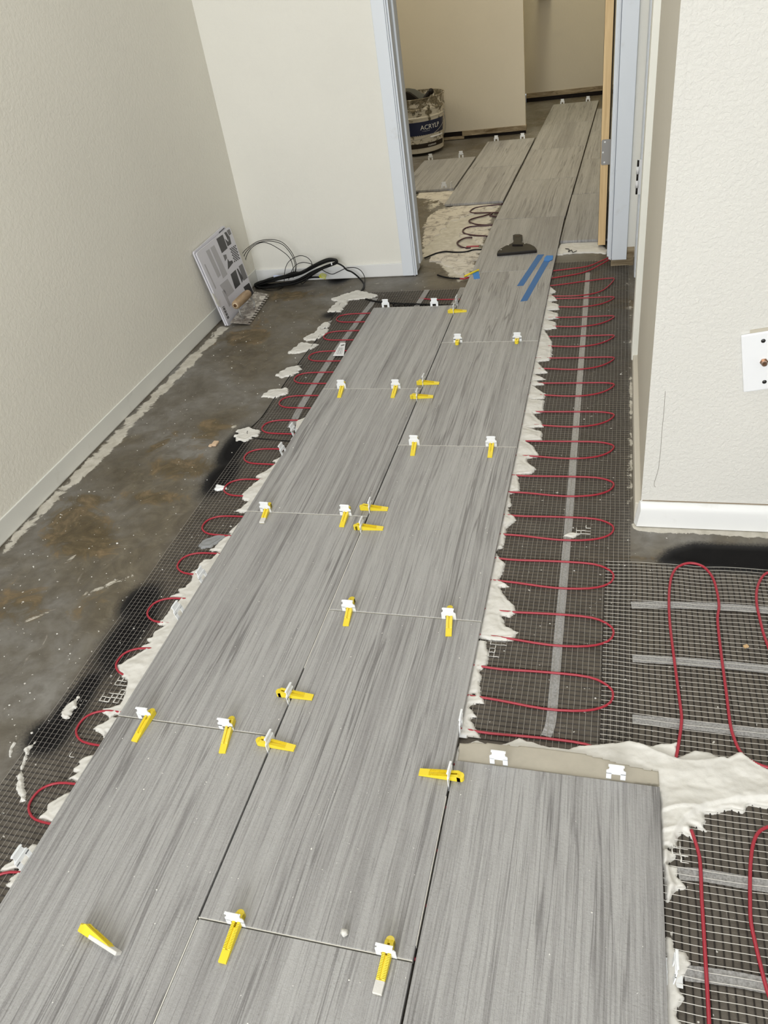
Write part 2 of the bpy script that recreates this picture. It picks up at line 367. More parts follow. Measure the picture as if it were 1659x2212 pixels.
# ------------------------------------------------------------------ structure: slab
XW0, YB, XR = -0.905, 2.49, 0.595
def build_floor():
    xs = np.unique(np.round(np.concatenate([np.arange(-4, -0.96, 0.25), np.arange(-0.95, 0.96, 0.010), np.arange(0.98, 3.3, 0.25)]), 4))
    ys = np.unique(np.round(np.concatenate([np.arange(-3.5, -0.26, 0.25), np.arange(-0.25, 2.95, 0.010), np.arange(2.95, 5.95, 0.03), [6.2]]), 4))
    X, Y = np.meshgrid(xs, ys, indexing='ij')
    v = np.stack([X.ravel(), Y.ravel(), np.zeros(X.size)], 1)
    nx, ny = len(xs), len(ys); i = np.arange(nx - 1)[:, None] * ny + np.arange(ny - 1)[None, :]
    f = np.stack([i, i + ny, i + ny + 1, i + 1], -1).reshape(-1, 4)
    o = mesh_obj('floor', v, f, M_FLOOR); o['kind'] = 'structure'
    P = np.zeros((X.size, 4)); x = X.ravel(); y = Y.ravel()
    def spray(u, vv, rx, ry, ang=0): blob(1, u, vv, rx * 1.25, ry * 1.15, 1.35, ang)
    def blob(ch, u, vv, rx, ry, s=1.0, ang=0, p=2.0):
        cx, cy = fl2(u, vv); c, si = math.cos(ang), math.sin(ang)
        a = ((x - cx) * c + (y - cy) * si) / rx; b = (-(x - cx) * si + (y - cy) * c) / ry
        P[:, ch] = np.maximum(P[:, ch], s * np.exp(-(a * a + b * b) ** (p / 2)))
    def poly(ch, pts, s=1.0, soft=0.02, world=False):
        q = pts if world else [fl2(*p) for p in pts]
        P[:, ch] = np.maximum(P[:, ch], s * np.clip(sdist(x, y, q) / soft * 0.5 + 0.5, 0, 1))
    # 0 rusty / olive, 1 black spray, 2 white residue, 3 dark priming below the mats
    blob(0, 530, 728, 0.10, 0.07, 1.25); poly(0, [(100, 1120), (160, 1075), (225, 1110), (260, 1150), (235, 1200), (150, 1210), (90, 1180)], 0.9, 0.05)
    blob(0, 400, 1010, 0.16, 0.07, 0.8); blob(0, 330, 1075, 0.12, 0.04, 0.75); blob(0, 455, 930, 0.08, 0.12, 0.7); blob(0, 345, 960, 0.03, 0.12, 0.7, -0.3)
    blob(0, 190, 1080, 0.1, 0.04, 0.8); blob(0, 620, 640, 0.16, 0.07, 0.8); blob(0, 440, 760, 0.03, 0.12, 0.6, -0.2); blob(0, 560, 700, 0.05, 0.10, 0.55)
    blob(0, 40, 1310, 0.12, 0.10, 0.62); blob(0, 190, 1310, 0.07, 0.08, 0.5); blob(0, 1000, 625, 0.10, 0.04, 0.65); blob(0, 1250, 590, 0.20, 0.07, 0.7); blob(0, 1330, 655, 0.11, 0.06, 0.95)
    blob(0, 1230, 1070, 0.10, 0.04, 0.8); blob(0, 1290, 1210, 0.07, 0.03, 0.75); blob(0, 1380, 1205, 0.07, 0.012, 0.7); blob(0, 1140, 530, 0.4, 0.04, 0.3)
    spray(735, 600, 0.035, 0.055); blob(1, 715, 680, 0.035, 0.035, 0.8); spray(505, 970, 0.028, 0.085, 0.1); spray(478, 1030, 0.030, 0.07); blob(1, 640, 800, 0.02, 0.05, 0.5)
    spray(303, 1300, 0.030, 0.045); spray(280, 1365, 0.028, 0.080, -0.1); blob(1, 248, 1425, 0.03, 0.06, 0.7)
    spray(192, 1478, 0.016, 0.024); spray(150, 1540, 0.022, 0.040); spray(105, 1590, 0.030, 0.032); spray(170, 1510, 0.02, 0.03)
    poly(1, [(1450, 1192), (1500, 1178), (1580, 1182), (1800, 1188), (1800, 1245), (1560, 1228), (1430, 1212)], 1.3, 0.022)
    poly(2, [fl2(0, 1178), fl2(475, 700), fl2(500, 706), fl2(330, 880), fl2(240, 985), fl2(130, 1080), fl2(0, 1215)], 0.66, 0.02, True)
    poly(2, [(1367, 1128), (1700, 1140), (1700, 1166), (1500, 1154), (1367, 1148)], 0.95, 0.012)
    poly(2, [(1350, 600), (1368, 600), (1366, 790), (1354, 850), (1352, 700)], 0.62, 0.03)
    poly(2, [(1360, 800), (1366, 820), (1363, 1127), (1356, 1127), (1358, 900)], 0.9, 0.01)
    blob(2, 230, 1265, 0.10, 0.012, 0.52, 0.7); blob(2, 60, 1340, 0.12, 0.010, 0.5, 0.75); blob(2, 155, 1205, 0.012, 0.03, 0.62, -0.2)
    for q in ((820, 612, .08, .012), (760, 640, .05, .02), (1040, 615, .05, .01), (1110, 560, .1, .03), (500, 930, .02, .05)): blob(2, q[0], q[1], q[2], q[3], 0.5)
    # thin trowelled skim behind the doorway
    poly(2, [(918, 480), (925, 462), (955, 448), (1000, 441), (1090, 434), (1060, 480), (1045, 520), (1010, 600), (990, 610), (960, 590), (930, 555), (905, 560)], 0.78, 0.03)
    poly(2, [(905, 420), (960, 414), (985, 420), (960, 445), (925, 470), (915, 510), (905, 450)], 0.52, 0.05)
    poly(3, [(-0.45, -0.3), (-0.46, 2.33), (0, 2.36), (0.02, 2.6), (0.575, 2.6), (0.575, 0.83), (1.5, 0.83), (1.5, -0.3)], 0.86, 0.03, True)
    P[:, 3] *= 1 - 0.5 * np.clip((y - 1.75) / 0.4, 0, 1) * (x > 0)
    blob(2, 1330, 860, 0.03, 0.05, 0.3)
    me = o.data; ca = me.color_attributes.new('paint', 'FLOAT_COLOR', 'POINT')
    ca.data.foreach_set('color', P.astype(np.float32).ravel())
    return o
FLOOR = build_floor()

def struct(mb, name, m, parent=None, smooth=False):
    o = mb.obj(name, m, parent, smooth)
    if parent is None: o['kind'] = 'structure'
    return o
ZC = 2.45
struct(MB().box(-1.02, XW0, -3.5, YB + 0.12, 0, ZC), 'wall_left', M_WALL)
mbk = MB()
mbk.box(XW0, -0.235, YB, YB + 0.12, 0, ZC).box(0.535, 0.72, YB, YB + 0.12, 0.032, ZC).box(-0.235, 0.535, YB, YB + 0.12, 2.06, ZC)
struct(mbk, 'wall_back', M_WALL_B)
# the right wall: end face of the opening and the bright face towards the window
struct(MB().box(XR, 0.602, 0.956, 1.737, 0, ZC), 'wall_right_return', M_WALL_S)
struct(MB().box(0.6025, 3.0, 0.955, 1.735, 0, ZC).box(XR - 0.0005, 0.61, 0.9545, 0.957, 0, ZC), 'wall_right', M_WALL_W)
struct(MB().box(0.61, 3.0, 1.735, YB + 0.12, 2.06, ZC).box(0.606, 0.72, 2.37, YB, 0, 2.06).box(1.25, 1.33, 1.735, YB, 0, 2.06), 'wall_closet', M_WALL_B)
struct(MB().box(3.0, 3.1, -3.5, 0.955, 0, ZC), 'wall_far_right', M_WALL)
# rear wall with the patio opening that lights the room
struct(MB().box(-0.90, 3.0, -3.5, -3.4, 2.12, ZC).box(1.42, 3.0, -3.5, -3.4, 0, 2.12), 'wall_rear', M_WALL)
struct(MB().box(-1.02, 3.1, -3.5, YB + 0.12, ZC, ZC + 0.08).box(-4.0, 0.8, YB + 0.12, 6.1, ZC, ZC + 0.08), 'ceiling', M_CEIL)
# back room
YA, YF = 4.87, 5.90
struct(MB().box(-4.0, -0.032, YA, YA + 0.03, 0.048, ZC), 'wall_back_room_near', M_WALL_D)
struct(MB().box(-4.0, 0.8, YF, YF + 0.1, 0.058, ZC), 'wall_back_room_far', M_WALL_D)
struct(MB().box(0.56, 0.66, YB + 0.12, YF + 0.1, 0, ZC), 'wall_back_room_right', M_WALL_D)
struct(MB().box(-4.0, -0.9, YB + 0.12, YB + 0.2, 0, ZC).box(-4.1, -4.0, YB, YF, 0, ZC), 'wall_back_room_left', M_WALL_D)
# raw wall bottoms where the baseboard was pulled off
o = struct(MB().box(-0.43, -0.028, YA - 0.006, YA + 0.02, 0.020, 0.0485), 'trim_1', M_DIRT)
struct(MB().box(-4.0, -0.034, YA + 0.02, YA + 0.03, 0.0, 0.0478), 'trim_2', M_GAP)
struct(MB().box(-0.13, 0.6, YF - 0.006, YF + 0.02, 0.028, 0.0585), 'trim_3', M_DIRT)
struct(MB().box(-0.13, 0.6, YF + 0.004, YF + 0.05, 0.0, 0.03).box(-0.13, 0.6, YF - 0.002, YF + 0.004, 0.012, 0.02), 'trim_4', M_GAP)
struct(MB().box(-1.2, -0.42, YA - 0.004, YA + 0.02, 0.004, 0.018), 'trim_5', M_DIRT)

# baseboards
struct(MB().bbox(XW0 - 0.001, XW0 + 0.004, -3.4, YB, 0.004, 0.057, 0.0015), 'baseboard_left', M_BASE_G)
struct(MB().bbox(XW0 + 0.004, -0.270, YB - 0.008, YB + 0.001, 0.004, 0.053, 0.0015), 'baseboard_back', M_BASE)
bmr = MB()
prof = [(0.0, 0.002), (0.0135, 0.002), (0.0135, 0.042), (0.008, 0.056), (0.004, 0.060), (0.0, 0.060)]
bmr.prism([(0.582 + d * 0.4, 0.955 - d, z) for d, z in prof][::-1], (0.582, 0, 0), (3.0, 0, 0))
bmr.v = [((x if x > 1 else x + z * 0.17 + 0.001 * math.sin(z * 300)), y, z) for x, y, z in bmr.v]
o = smooth_by_angle(struct(bmr, 'baseboard_right', M_BASE))
struct(MB().box(0.597, 3.0, 0.9538, 0.9552, 0.0600, 0.0620), 'gap_shadow_line', mat('brown gap shadow', (0.26, 0.21, 0.15), 0.9))  # brown strip paints the shadow in the gap above the baseboard
_cr = [on_y(u, v, 0.9548) for u, v in ((1437, 845), (1434, 890), (1430, 930), (1428, 960), (1424, 1000), (1421, 1018), (1413, 1045), (1416, 1052))]
MB().tube(catmull(_cr, 4), 0.00035, 5).obj('hairline_crack', mat('crack line', (0.16, 0.14, 0.11), 0.9), bpy.data.objects['wall_right'])
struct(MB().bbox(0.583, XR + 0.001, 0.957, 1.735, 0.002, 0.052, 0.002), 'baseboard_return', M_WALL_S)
# bright corner trim at the far end of the return wall
struct(MB().bbox(0.579, XR + 0.003, 1.652, 1.739, 0.035, 2.4, 0.003), 'trim_6', M_BAND)

# door casing and jambs
def casing(x0, x1, inner_left):
    b = MB(); s = 1 if inner_left else -1
    w = x1 - x0
    # stepped profile: flat board, groove, inner bead
    if not inner_left:   # left side of the door: the bead is at its right
        b.bbox(x0, x1 - 0.013, YB - 0.012, YB + 0.001, 0.004, 2.10, 0.0015)
        b.bbox(x1 - 0.011, x1 - 0.006, YB - 0.016, YB + 0.001, 0.004, 2.10, 0.0015)
        b.bbox(x1 - 0.006, x1, YB - 0.007, YB + 0.001, 0.004, 2.10, 0.001)
    else:
        b.bbox(x0 + 0.011, x1, YB - 0.012, YB + 0.001, 0.028, 2.10, 0.0015)
        b.bbox(x0 + 0.005, x0 + 0.0095, YB - 0.015, YB + 0.001, 0.030, 2.10, 0.0015)
        b.bbox(x0, x0 + 0.005, YB - 0.008, YB + 0.001, 0.030, 2.10, 0.001)
    return b
D = casing(-0.274, -0.217, False)
struct(D, 'door_1', M_TRIM)
DO = bpy.data.objects['door_1']
struct(casing(0.503, 0.566, True), 'trim_7', M_TRIM)
struct(MB().bbox(-0.274, 0.566, YB - 0.012, YB, 2.045, 2.10, 0.002), 'trim_8', M_TRIM)
o = MB().bbox(-0.236, -0.219, YB, YB + 0.055, 0.012, 2.05, 0.001).bbox(-0.236, -0.221, YB + 0.055, YB + 0.125, 0.02, 2.05, 0.001).bbox(-0.222, -0.213, YB + 0.045, YB + 0.080, 0.030, 2.05, 0.003)
o.obj('jamb', M_TRIM, DO)
MB().bbox(0.506, 0.536, YB, YB + 0.155, 0.03, 2.05, 0.001).bbox(0.497, 0.508, YB + 0.02, YB + 0.06, 0.03, 2.05, 0.002).obj('jamb', M_TRIM, DO)
# dirty raw plaster foot between casing and corner
struct(MB().box(0.512, 0.592, YB + 0.004, YB + 0.1, 0.0, 0.032).box(0.566, 0.592, YB - 0.001, YB, 0.03, 0.07), 'trim_9', M_DIRT)

# closet jamb strip with the empty hinge knuckles
struct(MB().bbox(0.593, 0.607, 2.37, YB - 0.001, 0.0, 2.05, 0.002), 'trim_10', M_TRIM)
hg = empty('hinge', on_y(1377, 383, 2.36)); tag(hg, 'white door hinge with dark slots on the strip right of the doorway casing', 'hinge')
hz0 = on_y(1377, 420, 2.36)[2]; hz1 = on_y(1377, 345, 2.36)[2]; hh = (hz1 - hz0)
for k in range(5):
    if k % 2: MB().lathe([(0.0001, 0), (0.0055, 0), (0.0055, hh / 5), (0.0001, hh / 5)], 12, (0, 0, -hh / 2 + k * hh / 5)).obj('knuckle', M_WHITEP, hg, True)
    else: MB().lathe([(0.0001, 0), (0.0035, 0), (0.0035, hh / 5 - 0.002), (0.0001, hh / 5 - 0.002)], 10, (0, 0, -hh / 2 + k * hh / 5 + 0.001)).obj('hinge_pin', M_BLACK, hg, True)
MB().bbox(-0.002, 0.022, -0.002, 0.001, -hh / 2, hh / 2, 0.0005).obj('hinge_leaf', M_WHITEP, hg)

# the open door, seen on its raw hinge edge
dr = empty('open_door', (0.4745, 2.69, 0)); tag(dr, 'open door in the back room with its raw wooden edge facing the camera', 'door')
MB().bbox(-0.0135, 0.0135, 0, 0.004, 0.014, 2.03, 0.0006).obj('hinge_edge', M_WOODE, dr)
MB().bbox(-0.0145, 0.0145, 0.004, 0.72, 0.014, 2.03, 0.001).obj('door_leaf', mat('dark brown door face', (0.05, 0.030, 0.018), 0.4), dr)
zt = on_y(1311, 305, 2.66)[2]; zb = on_y(1311, 360, 2.66)[2]
hp = MB(); hp.prism([(-0.012, -0.003, zb - 0.0 + 0.004), (-0.008, -0.003, zb), (0.026, -0.003, zb), (0.026, -0.003, zt), (-0.008, -0.003, zt), (-0.012, -0.003, zt - 0.004)], (0, 0, 0), (0, 0.003, 0))
hp = hp.obj('hinge_plate', M_METAL, dr); hp['label'] = 'grey steel hinge plate'
for (sx, sz) in ((0.0, 0.9), (-0.006, 0.5), (0.0, 0.1)):
    MB().lathe([(0.0001, 0.0012), (0.0028, 0.0008), (0.0034, 0)], 12).obj('screw', M_WHITEP, hp, True).matrix_basis = Matrix.Translation((sx, -0.003, zb + (zt - zb) * sz)) @ Matrix.Rotation(math.pi / 2, 4, 'X')

# ------------------------------------------------------------------ tiles (pieces of the floor)
TW, TL, TZ0, TZ1 = 0.3048, 0.6096, 0.005, 0.015
tb = MB().bbox(-TW / 2, TW / 2, -TL / 2, TL / 2, TZ0, TZ1, 0.0009)
tile_me = None; P_, Q_ = 0.3078, 0.6126
TILES = []
def tile(cx, cy, ang=0.0, sy=1.0, sx=1.0, dz=0.0):
    global tile_me
    if tile_me is None:
        o = tb.obj('floor_tile', M_TILE, FLOOR, False); tile_me = o.data
    else:
        o = bpy.data.objects.new('floor_tile', tile_me); link(o, FLOOR)
    o.location = (cx, cy, dz); o.rotation_euler = (0, 0, ang); o.scale = (sx, sy, 1)
    TILES.append((cx, cy, TW / 2 * sx, TL / 2 * sy, ang)); return o
for k in range(-1, 4): tile(P_ / 2, (k + 0.5) * Q_, 0, 1, 1, random.uniform(-.0003, .0003))            # middle run
for k in range(-1, 3): tile(-P_ / 2 + 0.0, (k + 1.0) * Q_ - 0.0005, 0.001 * (k % 2), 1, 1, random.uniform(-.0003, .0003))   # left run
tile(1.5 * P_ + 0.0005, -0.0005, 0.0)                                                  # right tile
# beyond the doorway the run drifts a little to the right
def xb(y): return 0.0 + max(0.0, y - 2.95) * 0.0262 + max(0, y - 2.45) * 0.002
B = [2.4515, 3.093, 3.712, 4.350, 4.993, 5.632]
for y0, y1 in zip(B, B[1:]):
    c = (y0 + y1) / 2; tile(xb(c) + 0.156, c, -math.atan((xb(y1) - xb(y0)) / (y1 - y0)), (y1 - y0 - 0.003) / TL)
Dy = [2.758, 3.402, 4.042, 4.687, 5.33]
for y0, y1 in zip(Dy, Dy[1:]):
    c = (y0 + y1) / 2; tile(xb(c) + 0.156 + P_ + 0.004, c, -math.atan((xb(y1) - xb(y0)) / (y1 - y0)), (y1 - y0 - 0.003) / TL)
Ay = [3.386, 4.040, 4.665]
for y0, y1 in zip(Ay, Ay[1:]):
    c = (y0 + y1) / 2; tile(xb(c) - 0.148, c, -0.026, (y1 - y0 - 0.003) / TL, 0.93)
tile(-0.422, 3.996, -0.026, (4.318 - 3.675) / TL)
tile(-0.422 - 0.300, 3.70, -0.026, (4.318 - 3.675) / TL)

# pale mortar lying in the cross joints
b = MB()
for k in range(0, 5): b.box(0.0, 0.306, k * Q_ + (0.0002 if k < 2 else -0.0006), k * Q_ + 0.0014, 0.006, 0.0140)
for k in range(0, 3): b.box(-0.306, -0.002, (k + 0.5) * Q_ + (0.0 if k < 1 else -0.0006), (k + 0.5) * Q_ + 0.0014, 0.006, 0.0140)
for y in B[1:-1]: b.box(xb(y) + 0.006, xb(y) + 0.305, y - 0.0006, y + 0.0006, 0.006, 0.0125)
b.box(-0.0012, 0.0004, -0.6, -0.003, 0.006, 0.0135).box(-0.0010, 0.0006, 0.46, 0.885, 0.006, 0.0130).box(P_ - 0.0016, P_ - 0.0008, 0.02, 0.24, 0.006, 0.0142)
b.obj('joint_filler', M_GROUT, FLOOR)['kind'] = 'stuff'

def under_tile(X, Y, grow=0.0015):
    m = np.zeros(X.shape, bool)
    for cx, cy, hx, hy, a in TILES:
        c, s = math.cos(a), math.sin(a); dx = X - cx; dy = Y - cy
        m |= (np.abs(c * dx + s * dy) < hx + grow) & (np.abs(-s * dx + c * dy) < hy + grow)
    return m
# ------------------------------------------------------------------ mortar as height fields that sink into the slab at their rims
def mortar(name, polys, hmax, seed,  cell=0.0022, jag=0.006, freq=70, material=None, parent=None, rise=0.012, holes=(), bumps=0.35, world_pts=False, arcs=()):
    qs = [p if world_pts else [fl2(*q) for q in p] for p in polys]
    A = np.array([q for p in qs for q in p]); x0, y0 = A.min(0) - 0.012; x1, y1 = A.max(0) + 0.012
    xs = np.arange(x0, x1, cell); ys = np.arange(y0, y1, cell)
    X, Y = np.meshgrid(xs, ys, indexing='ij')
    sd = np.full(X.shape, -1.0)
    for q in qs: sd = np.maximum(sd, sdist(X, Y, q))
    sd = sd + jag * fbm(X * freq, Y * freq * 1.6, seed, 4)
    for q in holes: sd = np.minimum(sd, -sdist(X, Y, [fl2(*p) for p in q]) + jag * 0.5 * fbm(X * freq, Y * freq, seed + 9, 3))
    h = hmax * (1 - np.exp(-np.maximum(sd, 0) / rise))
    h = h * (1 + bumps * fbm(X * 26, Y * 44, seed + 3, 3)) + 0.0006 * fbm(X * 130, Y * 130, seed + 5, 2) * np.clip(sd / 0.006, 0, 1)
    for (cx_, cy_, r_, w_, a_) in arcs:
        q_ = np.hypot(X - cx_, (Y - cy_) * 1.3) + 0.004 * fbm(X * 20, Y * 20, seed + 7, 2) - r_
        h = h + a_ * np.where(q_ > 0, np.exp(-(q_ / w_)), np.exp(-(q_ / (w_ * 0.15)) ** 2)) * np.clip(sd / 0.006, 0, 1)
    h = np.where(sd > 0, h + 0.0006, sd * 0.9)
    # a lifted lip near the rim, as trowelled mortar has
    h = h + 0.0028 * np.exp(-((sd - 0.004) / 0.0035) ** 2) * (sd > 0)
    h = np.where(under_tile(X, Y), np.minimum(h, TZ0 - 0.0006), h)
    nx, ny = X.shape; keep = sd > -0.004
    i = np.arange(nx - 1)[:, None] * ny + np.arange(ny - 1)[None, :]
    k = keep[:-1, :-1] | keep[1:, :-1] | keep[:-1, 1:] | keep[1:, 1:]
    f = np.stack([i, i + ny, i + ny + 1, i + 1], -1)[k]
    used = np.unique(f); remap = np.full(nx * ny, -1); remap[used] = np.arange(len(used))
    v = np.stack([X.ravel(), Y.ravel(), h.ravel()], 1)[used]
    return mesh_obj(name, v, remap[f], material or M_MORTAR, parent, True)

# left rim of the left run
LB = []
LB += crop([(1000, 15), (930, 50), (905, 120)], 450, 900, .211)
LB += crop([(740, 425), (650, 462), (712, 482), (600, 560), (482, 625), (540, 640), (412, 740), (350, 800), (350, 850), (400, 880), (330, 960), (245, 975), (390, 985)], 450, 900, .211)
L1 = LB + [(470, 1200), (300, 1550)][:0]
right_side = lambda pts: [ (fl2(*p)) for p in pts]
def strip_poly(px, inner_x=-0.285):
    w = [fl2(*p) for p in px]
    return w + [(inner_x, w[-1][1] - 0.003), (inner_x, w[0][1] + 0.003)]
left_segments = [
    crop([(1000, 15), (900, 60), (880, 140)], 450, 900, .211),
    crop([(740, 425), (650, 462), (708, 482), (600, 555), (482, 625), (545, 640), (412, 740), (348, 800), (352, 850), (410, 872), (330, 955), (242, 975), (395, 985)], 450, 900, .211),
    crop([(1235, 300), (1172, 358), (1190, 366), (1120, 408), (1085, 455)], 0, 1000, .422) ,
    crop([(1420, 10), (1290, 50), (1420, 70), (1330, 150), (1240, 165), (1190, 210), (1190, 265), (1085, 308), (1125, 330), (1110, 400), (1050, 440), (1030, 470), (965, 490), (970, 530), (860, 575), (1000, 580), (920, 670), (870, 710), (830, 770), (790, 830), (735, 850), (760, 885), (815, 895), (700, 960), (660, 1030), (612, 1050), (640, 1090), (500, 1160), (590, 1165), (500, 1215), (470, 1240), (370, 1290), (285, 1345), (300, 1420), (350, 1470), (390, 1520), (380, 1620), (340, 1720), (320, 1790), (130, 1830), (110, 1860), (160, 1900), (190, 1930), (270, 1880)], 200, 1180, .1929),
    crop([(1010, 290), (920, 350), (820, 400), (900, 430), (940, 480), (960, 420)], 0, 1480, .2411),
    crop([(830, 630), (700, 690), (720, 715), (650, 765), (710, 790), (580, 850), (680, 862)], 0, 1480, .2411),
    crop([(605, 965), (530, 1010), (430, 1080), (420, 1130), (350, 1205), (440, 1235)], 0, 1480, .2411),
    crop([(300, 1420), (160, 1550), (60, 1610), (0, 1660), (60, 1680), (190, 1630), (150, 1700), (80, 1740), (100, 1770), (20, 1785), (60, 1800)], 0, 1480, .2411)]
lm = [strip_poly(s) for s in left_segments]
ml = mortar('mortar_rim', lm, 0.0085, 11, world_pts=True, jag=0.004)
tag(ml, 'off-white mortar squeezed out along the left edge of the laid tiles', 'mortar', 'white mortar squeezed from under the tiles', 'stuff')

def rstrip(px, inner_x=0.29):
    w = [fl2(*p) for p in px]; return w + [(inner_x, w[-1][1] - 0.003), (inner_x, w[0][1] + 0.003)]
seg1 = crop([(1025, 355), (1000, 420), (1050, 465), (1012, 482), (1060, 522), (1005, 533), (1067, 555), (1070, 580), (995, 592), (1062, 612), (1065, 640), (985, 653), (1052, 672), (1050, 708), (968, 718), (1022, 792), (1022, 850), (1020, 900), (1005, 922), (925, 930), (952, 962), (990, 1000), (905, 1015), (985, 1045), (905, 1060), (972, 1080), (900, 1092), (980, 1145), (972, 1168), (885, 1182), (970, 1192), (965, 1260), (880, 1272)], 860, 480, .3255)
seg2 = crop([(450, 5), (445, 30), (375, 38), (443, 42), (438, 104), (382, 112), (430, 160), (435, 184), (352, 192), (430, 208), (430, 256), (350, 266), (382, 290), (416, 345), (350, 356), (345, 372), (400, 414), (372, 440), (298, 450), (310, 530), (252, 548), (266, 605), (240, 640), (292, 690), (240, 735), (215, 840), (178, 862), (200, 900), (235, 925), (200, 1015), (262, 1052), (200, 1058), (222, 1100), (270, 1150), (298, 1190), (250, 1218), (212, 1215), (232, 1270), (300, 1300), (270, 1345), (190, 1345), (95, 1338)], 1000, 850, .3972)
seg3 = crop([(470, 565), (500, 700), (490, 800), (440, 880), (385, 890), (430, 965), (410, 1030), (405, 1160), (452, 1235), (440, 1268), (300, 1290), (295, 1320), (355, 1415), (300, 1440), (390, 1600), (395, 1660)], 960, 1280, .1898)
mr = mortar('mortar_rim', [rstrip(seg1), rstrip(seg2), rstrip(seg3)], 0.0085, 23, world_pts=True, jag=0.004,
            holes=[crop([(300, 1165), (350, 1155), (350, 1185), (310, 1190)], 960, 1280, .1898)])
tag(mr, 'off-white mortar in a ragged strip along the right edge of the middle tiles', 'mortar', 'white mortar squeezed from under the tiles', 'stuff')

big = crop([(50, 620), (95, 500), (190, 470), (250, 492), (330, 492), (400, 460), (470, 472), (510, 497), (650, 512), (700, 497), (860, 490), (960, 480), (1050, 500), (1200, 478), (1212, 492), (1195, 560), (1290, 522), (1400, 548), (1450, 560), (1520, 533), (1640, 605), (1760, 650), (1760, 800), (1659, 815), (1560, 795), (1540, 842), (1470, 818), (1400, 832), (1330, 840), (1345, 880), (1335, 915), (1370, 940), (1300, 915), (1270, 905), (1298, 985), (1270, 960), (1230, 938), (1200, 960), (1195, 1000), (1140, 1020), (1190, 1050), (1150, 1100), (1215, 1110), (1200, 1160), (1245, 1215), (1190, 1228), (1150, 1285), (1120, 1100), (1100, 760)], 950, 1400, .4273)
arc_c = [fl2(1480, 1560), fl2(1700, 1900), fl2(1350, 1500), fl2(1600, 1480), fl2(1560, 1990)]
mbig = mortar('mortar_patch', [big], 0.008, 31, jag=0.004, freq=55, bumps=0.55,
            arcs=[(*arc_c[0], 0.10, 0.02, 0.005), (*arc_c[1], 0.15, 0.022, 0.006), (*arc_c[1], 0.10, 0.015, 0.004), (*arc_c[2], 0.13, 0.016, 0.005), (*arc_c[3], 0.17, 0.018, 0.005), (*arc_c[4], 0.16, 0.012, 0.0045), (*arc_c[4], 0.20, 0.012, 0.004)],
              holes=[crop([(985, 395), (1100, 350), (1100, 450), (990, 470)], 950, 1400, .4273)[:0] or [(1, 1), (2, 1), (2, 2)]])
tag(mbig, 'large off-white mortar patch spread on the mat beyond the nearest right tile', 'mortar')
low = crop([(1140, 1460), (1170, 1470), (1185, 1530), (1232, 1538), (1282, 1600), (1245, 1660), (1205, 1690), (1228, 1770), (1182, 1840), (1222, 1900), (1240, 1990), (1120, 1990)], 950, 1400, .4273)
ms = mortar('mortar_patch', [low], 0.009, 37, jag=0.004)
tag(ms, 'small ragged mortar ridge at bottom right, against the nearest right tile', 'mortar')
# smooth tan bed visible where the next tile will go
bed = crop([(85, 600), (100, 500), (200, 495), (330, 505), (500, 520), (700, 545), (860, 590), (1000, 620), (1110, 640), (1110, 720), (600, 680), (85, 600)], 950, 1400, .4273)
q = [fl2(*p, 0.0) for p in bed[:-1]]
bb = mortar('mortar_bed', [bed[:-1]], 0.0088, 41, jag=0.002, material=M_MORTAR_BED, bumps=0.02, rise=0.0028)
for v_ in bb.data.vertices:
    if v_.co.z > 0.0 and not (v_.co.z < TZ0): v_.co.z = 0.0118 + 0.0005 * math.sin(v_.co.x * 60)
tag(bb, 'smooth tan strip of levelled mortar just beyond the nearest right tile', 'mortar')

splots = [
    (crop([(1065, 660), (1160, 630), (1260, 600), (1390, 635), (1350, 655), (1260, 660), (1190, 670), (1170, 710), (1130, 750), (1045, 745), (1090, 700), (1120, 678)], 380, 440, .3134), 'branching mortar splash at the end of the black cable, farthest of all'),
    (crop([(1070, 812), (1010, 830), (970, 862), (990, 875), (1050, 858)], 380, 440, .3134), 'short narrow smear of mortar on the mat edge, just above two broader splashes'),
    (crop([(880, 930), (970, 880), (1050, 868), (1030, 905), (960, 945), (900, 947)], 380, 440, .3134), 'leaf-shaped splash of mortar beside the upper left loops of the heating cable'),
    (crop([(780, 1030), (860, 960), (985, 975), (930, 1010), (850, 1035)], 380, 440, .3134), 'arrow-shaped splash of mortar left of the barcode sticker'),
    (crop([(115, 650), (190, 600), (275, 583), (275, 610), (220, 655), (150, 665)], 560, 600, .3255), 'feather-shaped smear of mortar on bare concrete left of the mat'),
    (crop([(10, 795), (60, 755), (185, 733), (190, 768), (110, 800)], 560, 600, .3255), 'flat oval smear of mortar left of the mat, second nearest of the left splashes'),
    (crop([(275, 205), (330, 190), (300, 150), (420, 115), (540, 150), (500, 200), (440, 225), (380, 272), (280, 240)], 450, 900, .211), 'spiky white splash of mortar at the mat edge with a thin black wire through it'),
    (crop([(315, 1320), (335, 1255), (412, 1185), (385, 1250), (345, 1322)], 0, 1000, .422), 'long white smear of mortar across the black spray paint at lower left'),
]
for i, (p, lab) in enumerate(splots):
    tag(mortar('mortar_splash', [p], 0.0048, 50 + i * 3, cell=0.002, jag=0.010, freq=60, rise=0.006, bumps=0.5), lab, 'mortar', 'mortar splashes on the concrete')
smears = [(crop([(330, 500), (300, 550), (265, 575), (270, 610), (240, 650), (210, 740), (205, 860), (225, 960), (240, 1030), (170, 1060), (180, 1000), (150, 940), (165, 830), (185, 740), (225, 630), (222, 580), (270, 545)], 0, 1480, .2411), 'long curved white mortar drip on the concrete near the left edge of the photo'),
          (crop([(130, 500), (145, 520), (110, 570), (95, 650), (80, 640), (85, 570)], 0, 1480, .2411), 'short thin white mortar streak left of the long curved drip')]
